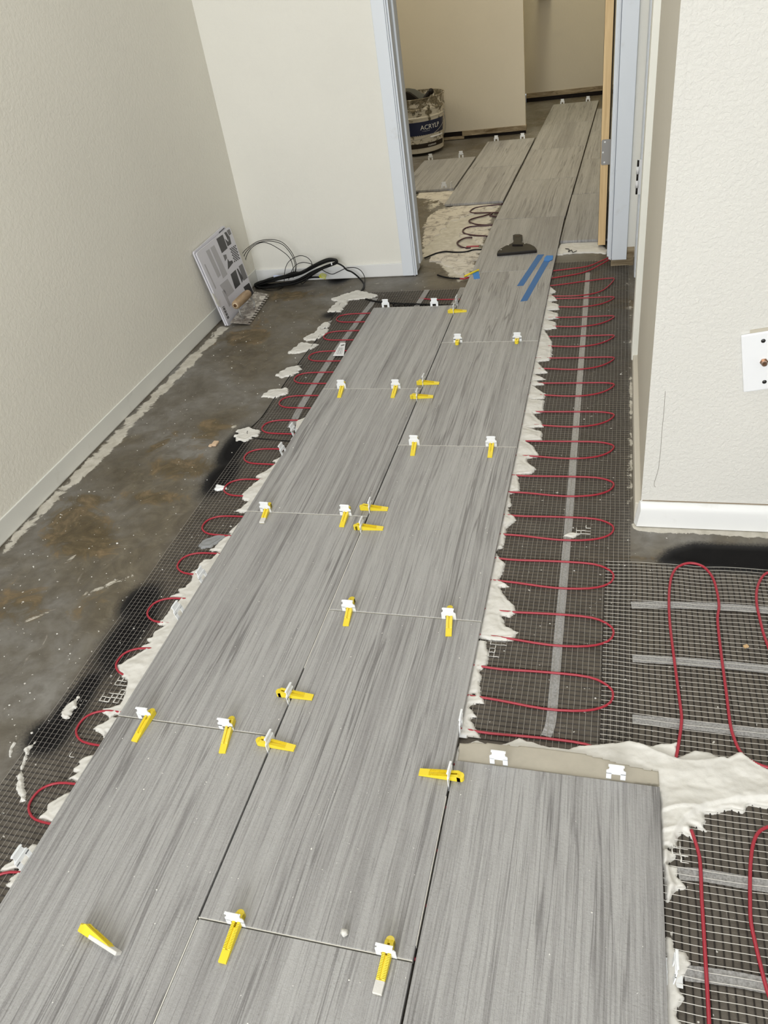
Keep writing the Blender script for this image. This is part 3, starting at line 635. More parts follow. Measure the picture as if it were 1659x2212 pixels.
for i, (p, lab) in enumerate(smears):
    tag(mortar('mortar_drip', [p], 0.003, 90 + i, cell=0.0015, jag=0.004, rise=0.004), lab, 'mortar', 'mortar splashes on the concrete')
# back room: ridge at the threshold and trowelled skim with the embedded cable
th = crop([(1085, 128), (1200, 118), (1335, 122), (1345, 150), (1395, 195), (1385, 212), (1280, 205), (1180, 208), (1060, 222), (1045, 200), (1080, 150)], 860, 480, .3255)
tag(mortar('mortar_ridge', [th], 0.006, 101, cell=0.003, jag=0.008), 'white mortar ridge on the threshold at the foot of the open door', 'mortar')
sk = [crop([(240, 1560), (300, 1500), (520, 1480), (640, 1480), (840, 1475), (760, 1640), (700, 1800), (560, 1800), (460, 1720), (330, 1640), (200, 1640)], 890, 270, .1808),
      crop([(700, 1180), (900, 1210), (940, 1230), (840, 1440), (700, 1330), (560, 1330)], 890, 270, .1808), crop([(130, 1330), (200, 1115), (330, 1020), (400, 1000), (720, 935), (1090, 905), (1050, 980), (900, 1010), (700, 1080), (470, 1150), (300, 1330), (150, 1450)], 890, 270, .1808),
      crop([(80, 800), (480, 745), (560, 760), (420, 930), (390, 960), (300, 900), (70, 880)], 890, 270, .1808)]
tag(mortar('mortar_skim', sk, 0.0032, 111, cell=0.004, jag=0.022, freq=22, rise=0.01, bumps=0.9, material=M_SKIM), 'thin rough skim of mortar with bare patches on the floor just beyond the doorway', 'mortar', kind='stuff')

# scattered crumbs (uncountable)
b = MB(); rnd = random.Random(5)
def crumb(x, y, z, r):
    b.add([(x - r, y, z), (x, y - r * .8, z), (x + r * .9, y, z), (x, y + r, z), (x, y, z + r * .9)], [(0, 1, 4), (1, 2, 4), (2, 3, 4), (3, 0, 4), (3, 2, 1, 0)])
for i in range(640):
    x = rnd.uniform(-0.85, 0.58); y = rnd.uniform(-0.2, 2.4) if rnd.random() < 0.5 else rnd.uniform(-0.2, 0.9)
    on = under_tile(np.array([x]), np.array([y]), 0.0)[0]
    if on and rnd.random() < 0.5: continue
    if 0 < x and y > 0.95 and x > 0.575: continue
    crumb(x, y, TZ1 if on else 0.0, (0.0006 + abs(rnd.gauss(0, 0.0007))) * (0.75 if on else 1.5))
b.obj('mortar_crumbs', M_MORTAR); tag(bpy.data.objects['mortar_crumbs'], 'white mortar crumbs scattered over tiles and concrete', 'crumbs', kind='stuff')
x, y, z = fl(745, 2018, TZ1)
b = MB(); bm = bmesh.new(); bmesh.ops.create_icosphere(bm, subdivisions=2, radius=0.005)
for v_ in bm.verts: v_.co *= 1 + rnd.uniform(-.3, .35)
b.add([(v_.co.x, v_.co.y, v_.co.z + 0.004) for v_ in bm.verts], [tuple(q.index for q in f_.verts) for f_ in bm.faces]); bm.free()
o = b.obj('mortar_lump', M_MORTAR, None, True); o.location = (x, y, z); tag(o, 'single white mortar lump on the middle tile between the two nearest clips', 'mortar')
pk = fl(505, 1990 - 0, 0)

# ------------------------------------------------------------------ heating mats
def strands(x0, x1, y0, y1, pitch, along, r, z, seed, wav=0.0006, step=0.012, bulge=0.0):
    """parallel strands as one array of triangular tubes"""
    rs = np.random.RandomState(seed); S_ = []; F_ = []; base = 0
    lo, hi = (y0, y1) if along == 'x' else (x0, x1)
    t0, t1 = (x0, x1) if along == 'x' else (y0, y1)
    cs = np.arange(lo, hi, pitch); n = max(2, int((t1 - t0) / step) + 1); t = np.linspace(t0, t1, n)
    for c in cs:
        c = c + rs.uniform(-.0004, .0004)
        off = wav * 2 * fbm(t * 6 + c * 3, t * 0 + c * 9, seed, 2) + bulge * fbm(t * 9, t * 0 + c * 2.5, seed + 2, 2)
        zz = z + 0.0006 * fbm(t * 30, t * 0 + c * 40, seed + 5, 2)
        a = c + off; pc = np.stack([t, a, zz], 1) if along == 'x' else np.stack([a, t, zz], 1)
        ring = []
        for k in range(3):
            an = math.pi / 2 + k * 2 * math.pi / 3; q = pc.copy(); q[:, 1 if along == 'x' else 0] += r * math.cos(an); q[:, 2] += 0.55 * r * math.sin(an); ring.append(q)
        v = np.stack(ring, 1).reshape(-1, 3); i = base + np.arange(n - 1)[:, None] * 3 + np.arange(3)[None, :]; j = base + np.arange(n - 1)[:, None] * 3 + (np.arange(3)[None, :] + 1) % 3
        F_.append(np.stack([i, j, j + 3, i + 3], -1).reshape(-1, 4)); S_.append(v); base += len(v)
    return np.concatenate(S_), np.concatenate(F_)
def join(parts):
    V = []; F_ = []; b0 = 0
    for v, f in parts: V.append(v); F_.append(f + b0); b0 += len(v)
    return np.concatenate(V), np.concatenate(F_)
mat1 = empty('heating_mat', (0.05, 1.1, 0)); tag(mat1, 'long floor heating mat under the tiles, red cable looping out both sides', 'heating mat')
regA = [(-0.452, -0.27, -0.2, 2.10), (-0.452, 0.03, 2.10, 2.325), (0.28, 0.576, 0.36, 2.56)]
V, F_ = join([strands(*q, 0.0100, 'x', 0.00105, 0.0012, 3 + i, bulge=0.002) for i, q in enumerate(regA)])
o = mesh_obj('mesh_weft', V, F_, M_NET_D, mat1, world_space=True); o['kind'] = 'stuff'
V, F_ = join([strands(*q, 0.0098, 'y', 0.00042, 0.0026, 13 + i, bulge=0.001) for i, q in enumerate(regA)])
o = mesh_obj('mesh_warp', V, F_, M_NET_L, mat1, world_space=True); o['kind'] = 'stuff'
# serpentine cable
Lt = [(-0.36, -0.02), (-0.375, .134), (-0.380, .285), (-0.388, .440), (-.396, .584), (-.400, .734), (-.403, .873), (-.414, 1.029), (-.418, 1.174), (-.426, 1.327), (-.427, 1.472), (-.432, 1.623), (-.435, 1.776), (-.433, 1.934), (-.431, 2.082)]
Rt = [(.545, .04), (.546, .19), (.547, .335), (.547, .474), (.546, .619), (.544, .772), (.542, .922), (.540, 1.080), (.538, 1.236), (.536, 1.385), (.534, 1.547), (.532, 1.706), (.530, 1.857), (.528, 2.003), (.526, 2.161)]
def tipL(x, y):
    return [(x + 0.075, y + -0.037), (x + 0.030, y - 0.034), (x + 0.006, y - 0.019), (x, y), (x + 0.006, y + 0.020), (x + 0.030, y + 0.034), (x + 0.075, y + 0.037)]
def tipR(x, y):
    k = min(1.0, max(0.0, (y - 0.85) / 0.9))
    rnd_ = [(-0.19, -0.033), (-0.11, -0.041), (-0.045, -0.036), (-0.010, -0.020), (0.0, 0.002), (-0.008, 0.021), (-0.040, 0.037), (-0.11, 0.039), (-0.19, 0.036)]
    pin_ = [(-0.19, -0.036), (-0.11, -0.043), (-0.055, -0.032), (-0.018, -0.006), (0.002, 0.026), (-0.008, 0.034), (-0.040, 0.034), (-0.11, 0.032), (-0.19, 0.033)]
    return [(x + a_[0] * (1 - k) + c_[0] * k, y + a_[1] * (1 - k) + c_[1] * k) for a_, c_ in zip(rnd_, pin_)]
path = []
for (lx, ly), (rx, ry) in zip(Lt, Rt): path += tipL(lx, ly) + tipR(rx, ry)
path += [(-0.10, 2.226), (-0.16, 2.242)]
dense = [path[0]]
for q in path[1:]:
    p = dense[-1]; L_ = math.hypot(q[0] - p[0], q[1] - p[1]); k_ = max(1, int(L_ / 0.045))
    dense += [(p[0] + (q[0] - p[0]) * i / k_, p[1] + (q[1] - p[1]) * i / k_) for i in range(1, k_ + 1)]
path = [(x, y, 0.0038) for x, y in dense]
MB().tube(catmull(path, 3), 0.00215, 8).obj('heating_cable', M_CABLE, mat1, True, True)
# the last loops by the doorway
far1 = [fl(1180, 640, .004), fl(1255, 638, .004), fl(1300, 628, .004), fl(1325, 606, .006), fl(1318, 601, .006), fl(1260, 608, .004), fl(1200, 616, .004), fl(1150, 619, .004)]
MB().tube(catmull(far1, 6), 0.0022, 8).obj('heating_cable', M_CABLE, mat1, True, True)
far2 = [fl(1170, 588, .004), fl(1220, 582, .004), fl(1270, 575, .006), fl(1300, 563, .010), fl(1327, 553, .018), fl(1300, 570, .010), fl(1262, 588, .004), fl(1210, 598, .004), fl(1150, 606, .004)]
MB().tube(catmull(far2, 6), 0.0024, 8).obj('heating_cable', M_CABLE, mat1, True, True)
def tape_strip(pts, w, z, name, parent, m=M_TAPE):
    """pts in world xy; a thin ribbon that follows the mesh"""
    P = [np.array(p) for p in catmull([(x, y, 0) for x, y in pts], 10)]; v = []; f = []
    for i, p in enumerate(P):
        a = P[max(0, i - 1)]; c = P[min(len(P) - 1, i + 1)]; t = (c - a)[:2]; t = t / np.linalg.norm(t); n = np.array([-t[1], t[0]]) * w / 2
        zz = z + 0.0004 * math.sin(i * 1.7)
        for s_, dz in ((1, 0), (-1, 0), (1, 0.0003), (-1, 0.0003)): v.append((p[0] + n[0] * s_, p[1] + n[1] * s_, zz + dz))
    for i in range(len(P) - 1):
        k = i * 4; f += [(k, k + 4, k + 5, k + 1), (k + 2, k + 3, k + 7, k + 6), (k, k + 2, k + 6, k + 4), (k + 1, k + 5, k + 7, k + 3)]
    f += [(0, 1, 3, 2), (len(v) - 4, len(v) - 2, len(v) - 1, len(v) - 3)]
    return mesh_obj(name, v, f, m, parent, False, True)
tape_strip([fl2(1270, 590), fl2(1262, 700), fl2(1250, 850), fl2(1238, 1000), fl2(1225, 1170), fl2(1208, 1360), fl2(1198, 1480), fl2(1190, 1560), fl2(1180, 1592)], 0.0165, 0.0020, 'fixing_tape', mat1)
tape_strip([fl2(812, 645), fl2(765, 706), fl2(712, 780), fl2(655, 872), fl2(628, 925)], 0.021, 0.0020, 'fixing_tape', mat1)
tape_strip([(-0.155, 2.14), (-0.150, 2.22), (-0.145, 2.32)], 0.02, 0.0048, 'fixing_tape', mat1)
tape_strip([(-0.02, 2.16), (-0.015, 2.24), (-0.012, 2.33)], 0.02, 0.0048, 'fixing_tape', mat1)

mat2 = empty('heating_mat', (0.8, 0.3, 0)); tag(mat2, 'heating mat at lower right with silvery cross tapes and lengthwise red loops', 'heating mat')
reg2 = [(0.528, 1.15, -0.25, 0.822)]
V, F_ = strands(*reg2[0], 0.0100, 'x', 0.00050, 0.0046, 31, wav=0.0006, bulge=0.0055)
o = mesh_obj('mesh_warp', V, F_, mat('bright glass fibre strand', (0.58, 0.56, 0.51), 0.4), mat2, world_space=True); o['kind'] = 'stuff'
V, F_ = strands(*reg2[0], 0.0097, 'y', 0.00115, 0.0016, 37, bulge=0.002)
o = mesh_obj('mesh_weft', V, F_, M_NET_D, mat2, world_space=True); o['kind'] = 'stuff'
c1 = crop([(870, 2140), (895, 2000), (920, 1800), (905, 1650), (885, 1500), (850, 1230), (820, 980), (812, 800), (818, 660), (840, 560), (890, 492), (990, 460), (1100, 488), (1180, 575), (1222, 700), (1240, 830), (1228, 950), (1260, 1250), (1300, 1550), (1335, 1830), (1370, 1960), (1420, 2070), (1490, 2140)], 1240, 1100, .2526) + [(1652, 1656), (1700, 1665)]
MB().tube(catmull([fl(*p, 0.0060) for p in c1], 6), 0.0025, 8).obj('heating_cable', M_CABLE, mat2, True, True)
c2 = crop([(1720, 530), (1640, 550), (1590, 610), (1562, 700), (1562, 800), (1580, 900), (1620, 1060), (1680, 1230)], 1240, 1100, .2526)
MB().tube(catmull([fl(*p, 0.0060) for p in c2], 6), 0.0025, 8).obj('heating_cable', M_CABLE, mat2, True, True)
c3 = crop([(490, 400), (530, 520), (565, 650), (578, 800), (585, 1000), (600, 1250), (615, 1500), (630, 1750), (645, 2000), (658, 2260), (660, 2400)], 1380, 1700, .2315)
MB().tube(catmull([fl(*p, 0.0060) for p in c3], 6), 0.0025, 8).obj('heating_cable', M_CABLE, mat2, True, True)
c4 = crop([(1300, 360), (1205, 372), (1120, 420), (1070, 520), (1045, 680), (1038, 850), (1038, 1050), (1045, 1250), (1085, 1450), (1130, 1640), (1170, 1800), (1215, 1950), (1270, 2060)], 1380, 1700, .2315)
MB().tube(catmull([fl(*p, 0.0060) for p in c4], 6), 0.0025, 8).obj('heating_cable', M_CABLE, mat2, True, True)
for a in (crop([(490, 815), (800, 812), (1240, 828), (1659, 858), (1900, 880)], 1240, 1100, .2526), crop([(500, 1268), (860, 1290), (1260, 1322), (1659, 1362), (1900, 1390)], 1240, 1100, .2526),
          crop([(500, 1790), (900, 1828), (1340, 1880), (1659, 1915), (1900, 1945)], 1240, 1100, .2526),
          crop([(370, 800), (580, 815), (800, 850), (1030, 890), (1300, 930)], 1380, 1700, .2315), crop([(420, 1730), (620, 1750), (900, 1790), (1160, 1840), (1400, 1880)], 1380, 1700, .2315)):
    tape_strip([fl2(*p, 0.005) for p in a], 0.0185, 0.0032, 'fixing_tape', mat2)
# mesh cells clogged with white mortar
def clog(px, name, lab, seed, w=0.0007, z=0.0046):
    q = [fl2(*p) for p in px]; A = np.array(q); b = MB(); rs = random.Random(seed)
    for x in np.arange(A[:, 0].min(), A[:, 0].max(), 0.010):
        y = A[:, 1].min()
        while y < A[:, 1].max():
            if sdist(np.array([x]), np.array([y]), q)[0] > 0:
                if rs.random() < 0.8: b.tube([(x, y, z), (x + rs.uniform(-.001, .001), y + 0.0055, z + .0004), (x, y + 0.0100, z)], w * rs.uniform(.6, 1.5), 5)
                if rs.random() < 0.8: b.tube([(x, y, z), (x + 0.005, y + rs.uniform(-.001, .001), z + .0004), (x + 0.0100, y, z)], w * rs.uniform(.6, 1.6), 5)
            y += 0.010
    o = b.obj(name, M_MORTAR, None, True); return tag(o, lab, 'mortar', kind='stuff')
clog(crop([(240, 1510), (380, 1480), (400, 1700), (330, 1800), (90, 1800), (60, 1700), (230, 1640)], 200, 1180, .1929), 'mortar_net', 'white mortar clinging to the mesh cells left of the left tiles', 1)
clog(crop([(240, 570), (440, 560), (440, 740), (250, 760)], 1380, 1700, .2315), 'mortar_net', 'white mortar clinging to mesh cells right of the nearest right tile', 2)
clog(crop([(470, 560), (700, 590), (620, 680), (580, 800), (480, 790)], 960, 1280, .1898), 'mortar_net', 'white mortar clinging to mesh cells right of the middle tiles', 3)
clog(crop([(590, 640), (690, 640), (700, 690), (560, 690)], 0, 1480, .2411), 'mortar_net', 'small fleck of mortar on the mesh left of the tiles, between two cable loops', 4)
tag(mortar('mortar_splash', [crop([(545, 780), (580, 762), (640, 765), (600, 790)], 1000, 850, .3972)], 0.006, 140, cell=0.0018, jag=0.004), 'small white mortar blob on the grey tape right of the tiles', 'mortar', 'mortar splashes on the concrete')
clog(crop([(590, 755), (690, 730), (690, 785), (590, 785)], 1000, 850, .3972), 'mortar_net', 'twig-like mortar trace on the mesh beside the blob on the right tape', 6)

# ------------------------------------------------------------------ levelling clips and wedges
def make_clip():
    b = MB(); t = 0.0007
    def q(pts): b.prism([(x, -t, z) for x, z in pts], (0, 0, 0), (0, 2 * t, 0))
    q([(-.0140, .004), (-.0065, .004), (-.0065, .026), (-.0140, .026)]); q([(.0065, .004), (.0140, .004), (.0140, .026), (.0065, .026)])
    q([(-.0140, .0235), (.0140, .0235), (.0140, .0305), (.0108, .0330), (-.0108, .0330), (-.0140, .0305)])
    q([(-.0105, .0330), (.0105, .0330), (.0095, .0440), (-.0095, .0440)])
    b.box(-.0115, .0115, -0.0017, 0.0017, .0405, .0425).box(-.0120, .0120, -0.0016, 0.0016, .0295, .0315)
    b.box(-.016, .016, -.011, .011, 0.0040, 0.0049)
    return b
clip_me = None
def clip(x, y, rz, lab, rx=0.0, group='white tile levelling clips', z=0.0, sc=1.0):
    global clip_me
    r = empty('leveling_clip', (x, y, z), rz); r.rotation_euler = (rx, 0, rz); r.scale = (sc, sc, sc); tag(r, lab, 'clip', group)
    if clip_me is None: o = make_clip().obj('clip_body', M_CLIP, r); clip_me = o.data
    else: o = bpy.data.objects.new('clip_body', clip_me); link(o, r)
    return r
def make_wedge(L=0.07):
    """thick end at x=0, thin end at x=L; toothed rails either side of a slot"""
    b = MB(); H0, H1, w = 0.0125, 0.0030, 0.0058
    n = 17; x0, x1 = L * 0.26, L * 0.76
    h = lambda x: H0 + (H1 - H0) * x / L
    def rail(ya, yb):
        top = [(0.004, h(0)), (0.0, h(0) - 0.003)][::-1] + [(x0, h(x0))]
        st = (x1 - x0) / n
        for i in range(n):
            xa = x0 + i * st; top += [(xa + st * 0.15, h(xa) + 0.0009), (xa + st * 0.85, h(xa + st) - 0.0004)]
        top += [(x1, h(x1))]
        pts = [(x, z) for x, z in top] + [(x1, 0.0), (0.0, 0.0)]
        b.prism([(x, ya, z) for x, z in pts], (0, 0, 0), (0, yb - ya, 0))
    rail(-w, -0.0017); rail(0.0017, w)
    b.prism([(x, -w, z) for x, z in [(0, h(0) - 0.003), (0.0, 0.0), (L * 0.08, 0), (L * .08, h(L * .08) - .0005)]][::-1], (0, 0, 0), (0, 2 * w, 0))
    b.prism([(x, -0.0017, z) for x, z in [(L * .3, h(L * .3) - 0.0022), (L * .3, 0), (L * 0.8, 0), (L * .8, h(L * .8) - .0012)]][::-1], (0, 0, 0), (0, 0.0034, 0))
    b.prism([(x, -w, z) for x, z in [(x1, h(x1)), (x1, 0.0), (L, 0), (L, H1)]][::-1], (0, 0, 0), (0, 2 * w, 0))
    b.box(L * 0.05, L * 0.8, -w * 0.9, w * 0.9, 0.0, 0.0022)
    # round nose
    seg = 8; pr = [(0.0 - w * math.sin(math.pi * k / seg), -w * math.cos(math.pi * k / seg), 0.0) for k in range(seg + 1)]
    b.prism(pr, (0, 0, 0), (0, 0, H0 - 0.0032))
    return b
wedge_me = {}
def wedge(thick, thin, lab, smear=False, z=None, extra=None):
    a = np.array(fl(*thick, TZ1 + 0.009)); c = np.array(fl(*thin, TZ1 + 0.001)); d = c - a
    L = 0.07; ln = math.hypot(d[0], d[1]); ang = math.atan2(d[1], d[0])
    r = empty('leveling_wedge', (a[0], a[1], TZ1), ang); s = min(1.12, max(0.86, ln / L)) if ln > 0.035 else 0.9; r.scale = (s, 1, 1)
    tag(r, lab, 'wedge', 'yellow tile levelling wedges')
    if 'm' not in wedge_me: o = make_wedge(L).obj('wedge_body', M_YEL, r); wedge_me['m'] = o.data
    else: o = bpy.data.objects.new('wedge_body', wedge_me['m']); link(o, r)
    if smear:
        o = MB().bbox(L * 0.76, L + 0.0006, -0.0062, 0.0062, 0.0004, 0.0052, 0.0006).obj('mortar_smear', M_MORTAR, r); o['label'] = 'white mortar coat on the thin end'
    return r
# clips standing in cross joints: (pixel, joint y, thick px, thin px, place, smear)
cross = [
 ((512, 1995), 0 * Q_, (519, 1972), (480, 2081), 'at the left of the nearest middle cross joint', False),
 ((835, 2065), 0 * Q_, (843, 2030), (815, 2148), 'at the right of the nearest middle cross joint', True),
 ((318, 1547), .5 * Q_, (328, 1535), (290, 1602), 'at the left of the nearest left-run cross joint', False),
 ((494, 1568), .5 * Q_, (500, 1552), (480, 1627), 'at the right of the nearest left-run cross joint', False),
 ((757, 1313), 1 * Q_, (760, 1293), (747, 1352), 'at the left of the second middle cross joint', False),
 ((971, 1333), 1 * Q_, (972, 1312), (969, 1374), 'at the right of the second middle cross joint', False),
 ((575, 1105), 1.5 * Q_, (581, 1088), (566, 1130), 'at the left of the second left-run cross joint', True),
 ((748, 1111), 1.5 * Q_, (752, 1096), (738, 1138), 'at the right of the second left-run cross joint', False),
 ((895, 962), 2 * Q_, (898, 944), (891, 984), 'at the left of the third middle cross joint', False),
 ((1061, 965), 2 * Q_, (1064, 948), (1058, 988), 'at the right of the third middle cross joint', False),
 ((738, 840), 2.5 * Q_, (742, 826), (732, 860), 'at the left of the third left-run cross joint', False),
 ((855, 840), 2.5 * Q_, (858, 826), (848, 859), 'at the right of the third left-run cross joint', False)]
for i, (p, y, tk, tn, place, sm) in enumerate(cross):
    x = fl(p[0], p[1], TZ1)[0]
    clip(x, y, random.uniform(-.03, .03), 'white wedged clip ' + place, random.uniform(-.05, .02))
    wedge(tk, tn, ('white-tipped ' if sm else '') + 'yellow wedge pushed ' + ('in ' if 'clip' in place else '') + place, sm)
for p, side in (((989, 740), 'left'), ((1117, 738), 'right')):
    x = fl(p[0], p[1], TZ1)[0]; y = 3 * Q_
    clip(x, y, 0, 'white clip just below the blue tapes, %s one of the pair' % side)
    w_ = wedge((p[0], p[1] + 4), (p[0] + 10, p[1] - 20), 'yellow wedge seen end-on in the %s clip just below the blue tapes' % side)
    w_.location = (x, y - 0.018, TZ1); w_.rotation_euler.z = math.pi / 2; w_.scale = (0.75, 1, 1)
# clips in the long joints: (x of the joint, thick px, thin px, place)
longs = [
 (0.0, (626, 1506), (602, 1493), (676, 1507), 'just above the nearest left-run cross joint'),
 (0.0, (581, 1608), (559, 1598), (637, 1617), 'just below the nearest left-run cross joint'),
 (P_, (968, 1680), (995, 1675), (906, 1668), 'at the far left corner of the nearest right tile'),
 (0.0, (799, 1100), (781, 1093), (838, 1100), 'just above the second left-run cross joint'),
 (0.0, (781, 1142), (768, 1135), (828, 1142), 'just below the second left-run cross joint'),
 (0.0, (916, 828), (903, 824), (949, 828), 'just above the third left-run cross joint'),
 (0.0, (900, 860), (889, 854), (936, 857), 'just below the third left-run cross joint'),
 (0.0, (979, 674), (970, 670), (1008, 672), 'at the far end of the left run')]
for x, p, tk, tn, place in longs:
    y = fl(p[0], p[1], TZ1)[1]
    clip(x - 0.0002, y, math.pi / 2 + random.uniform(-.1, .1), 'thin edge-on clip ' + place)
    wedge(tk, tn, 'yellow wedge lying crosswise ' + place)
# clips without wedges
bare = [
 ((1077, 1652), 0, 'left bare white clip on the far edge of the nearest right tile'), ((1330, 1684), 0, 'right bare white clip on the far edge of the nearest right tile'),
 ((833, 664), 0, 'left bare white clip on the far end of the left run'), ((938, 662), 0, 'right bare white clip on the far end of the left run'),
 ((62, 1862), 1, 'bare white clip on the nearest left tile edge beside the lowest red loop'),
 ((640, 935), 1, 'bare clip between red loops on the left tile edge, farther one'), ((617, 978), 1, 'bare clip between red loops on the left tile edge, nearer one'),
 ((445, 1250), 1, 'clip half sunk in mortar on the left tile edge, farther one'), ((394, 1326), 1, 'clip half sunk in mortar on the left tile edge, nearer one'),
 ((993, 1566), 2, 'thin translucent clip standing in mortar on the right edge of the middle run'), ((1452, 2092), 2, 'white clip buried in mortar at the right edge of the nearest right tile'),
 ((988, 655), 1, 'thin bare clip on the middle tiles, beyond the far end of the left run'),
 ((1214.7, 224), 0, 'left tiny white clip on the farthest back room tile edge'), ((1270, 218), 0, 'right tiny white clip on the farthest back room tile edge'),
 ((1072, 304), 0, 'left tiny white clip below the raw wall bottom, back room'), ((1128.6, 299), 0, 'right tiny white clip below the raw wall bottom, back room'),
 ((995.8, 338), 0, 'tiny white clip on the tile edge right of the bucket'), ((930, 344), 0, 'tiny white clip at the foot of the bucket'),
 ((959, 406), 0, 'white clip on the near edge of the leftmost back room tile'), ((976, 405), 1, 'thin white clip edge-on left of the mortar skim in the back room')]
for (u, v), kind, lab in bare:
    x, y, _ = fl(u, v, TZ1)
    if kind == 0: clip(x, y + 0.0015, 0.0, lab, -0.08)
    elif kind == 1: clip(x - 0.0015, y, math.pi / 2 - 0.05, lab, -0.22 if u < 700 else 0)
    else: clip(x + 0.0015, y, math.pi / 2, lab, 0.05)
# the loose wedge
a = np.array(fl(180, 2018, TZ1)); c = np.array(fl(250, 2063, TZ1)); d = c - a
lw = empty('leveling_wedge', (a[0], a[1], TZ1 + 0.0062), 0); lw.rotation_euler = Matrix.Rotation(math.atan2(d[1], d[0]), 3, 'Z').to_euler()
lw.rotation_euler.x = math.pi / 2 * 0.97
lw.rotation_euler = (Matrix.Rotation(math.atan2(d[1], d[0]), 3, 'Z') @ Matrix.Rotation(math.radians(-62), 3, 'X')).to_euler()
lw.location = (a[0], a[1], TZ1 + 0.0068)
o = bpy.data.objects.new('wedge_body', wedge_me['m']); link(o, lw)
tag(lw, 'loose yellow wedge half coated in mortar, alone on the nearest left tile', 'wedge', 'yellow tile levelling wedges')
o = MB().bbox(0.018, 0.0712, -0.0064, 0.0064, -0.0006, 0.0048, 0.001).obj('mortar_smear', M_MORTAR, lw); o['label'] = 'white mortar coat over the thin half'

# ------------------------------------------------------------------ blue tapes, spreader head, connector
def px_poly_obj(px, z, h, name, m, lab, cat, group=None, parent=None):
    w = [fl(u, v, z + h) for u, v in px]; b = MB(); b.prism([(x, y, z) for x, y, _ in w], (0, 0, 0), (0, 0, h))
    me = b.obj(name, m, parent)
    bm = bmesh.new(); bm.from_mesh(me.data); bmesh.ops.recalc_face_normals(bm, faces=bm.faces[:]); bm.to_mesh(me.data); bm.free()
    if lab: tag(me, lab, cat, group)
    return me
px_poly_obj(crop([(1195, 652), (1275, 648), (1010, 1048), (928, 1052)], 960, 440, .1688), TZ1, 0.0006, 'masking_tape', M_BLUE, 'shorter left blue tape strip of the parallel pair', 'tape', 'blue tape strips')
o = px_poly_obj(crop([(1292, 690), (1365, 700), (1060, 1240), (972, 1250)], 960, 440, .1688), TZ1, 0.0006, 'masking_tape', M_BLUE, 'longer right blue tape strip of the parallel pair', 'tape', 'blue tape strips')
p2 = px_poly_obj(crop([(1310, 662), (1392, 662), (1385, 712), (1340, 735), (1275, 728), (1280, 690)], 960, 440, .1688), TZ1 + 0.0006, 0.0016, 'folded_end', M_BLUE2, None, None, None, None)
p2.parent = o; p2['label'] = 'brighter blue doubled-over end'
px_poly_obj(crop([(355, 870), (420, 848), (440, 878), (455, 952), (378, 962)], 960, 440, .1688), TZ1, 0.0012, 'masking_tape', M_BLUE2, 'small blue tape patch holding the yellow connector on the left tile edge', 'tape', 'blue tape strips')
# sensor lead: black cable, red sleeve, yellow plug
sl = empty('sensor_lead', fl(990, 600, 0.0)); tag(sl, 'black sensor lead with a red sleeve and yellow plug taped to the tile edge', 'cable')
MB().tube(catmull([fl(945, 594, .006), fl(958, 598, .005), fl(975, 601, .006), fl(996, 602, .009)], 6), 0.0034, 8, taper=None).obj('black_lead', M_BLACKC, sl, True, True)
MB().tube(catmull([fl(994, 602, .009), fl(1003, 602, .010), fl(1012, 599, .012)], 6), 0.0032, 8).obj('red_sleeve', M_CABLE, sl, True, True)
MB().tube(catmull([fl(1003, 597, .013), fl(1018, 590, .019), fl(1034, 583, .019)], 5), 0.0036, 6).obj('yellow_plug', M_YEL, sl, False, True)
# spreader head
sp_px = crop([(670, 635), (680, 605), (720, 570), (780, 535), (840, 512), (880, 490), (930, 484), (985, 490), (1030, 500), (1100, 515), (1155, 545), (1180, 575), (1186, 590), (930, 614)], 960, 440, .1688)
sp = px_poly_obj(sp_px, TZ1, 0.012, 'spreader_head', M_BLACK, 'black plastic spreader head with stub handle lying on a tile above the blue tapes', 'tool')
bv = sp.modifiers.new('bevel', 'BEVEL'); bv.width = 0.003; bv.segments = 2
n0 = fl(930, 0, 0)
nk = px_poly_obj(crop([(868, 520), (884, 480), (888, 440), (876, 402), (905, 392), (965, 390), (998, 402), (988, 440), (985, 480), (1005, 520)], 960, 440, .1688), TZ1 + 0.002, 0.016, 'stub_handle', M_BLACK, None, None, None, None)
nk.parent = sp
px_poly_obj(crop([(900, 412), (920, 400), (955, 400), (972, 412), (955, 424), (915, 424)], 960, 440, .1688), TZ1 + 0.018, 0.0006, 'socket', mat('dark brown socket', (0.035, 0.020, 0.012), 0.7), None, None, None, None).parent = sp
for q in ((725, 590), (818, 528), (1028, 510)):
    x, y, z = fl(*crop([q], 960, 440, .1688)[0], TZ1 + 0.012)
    MB().lathe([(0.0001, 0.0016), (0.002, 0.0012), (0.003, 0)], 8, (x, y, z)).obj('mortar_speck', M_MORTAR, sp, True)

# barcode sticker, plastic film
st = px_poly_obj(crop([(610, 895), (680, 895), (655, 1075), (505, 1075)], 640, 600, .1567), 0.0055, 0.0008, 'barcode_sticker', M_WHITEP, 'white barcode label sticking out from under the left tile edge', 'label')
for i, k in enumerate((0.15, 0.32, 0.46, 0.62, 0.80)):
    a = (crop([(575 + k * 90, 960)], 640, 600, .1567)[0]); c = crop([(530 + k * 115, 1055)], 640, 600, .1567)[0]; w = 0.25 + 0.2 * (i % 2)
    px_poly_obj([(a[0] - w, a[1]), (a[0] + w, a[1]), (c[0] + w, c[1]), (c[0] - w, c[1])], 0.0063, 0.0002, 'bar', M_PRINT_D, None, None, None, st)
px_poly_obj(crop([(620, 925), (665, 915), (662, 932), (612, 944)], 640, 600, .1567), 0.0063, 0.0002, 'printed_line', M_PRINT_M, None, None, None, st)
M_FILM = mat('crumpled grey film', (0.34, 0.35, 0.36), 0.25); M_FILM.node_tree.nodes['Principled BSDF'].inputs['Alpha'].default_value = 0.75
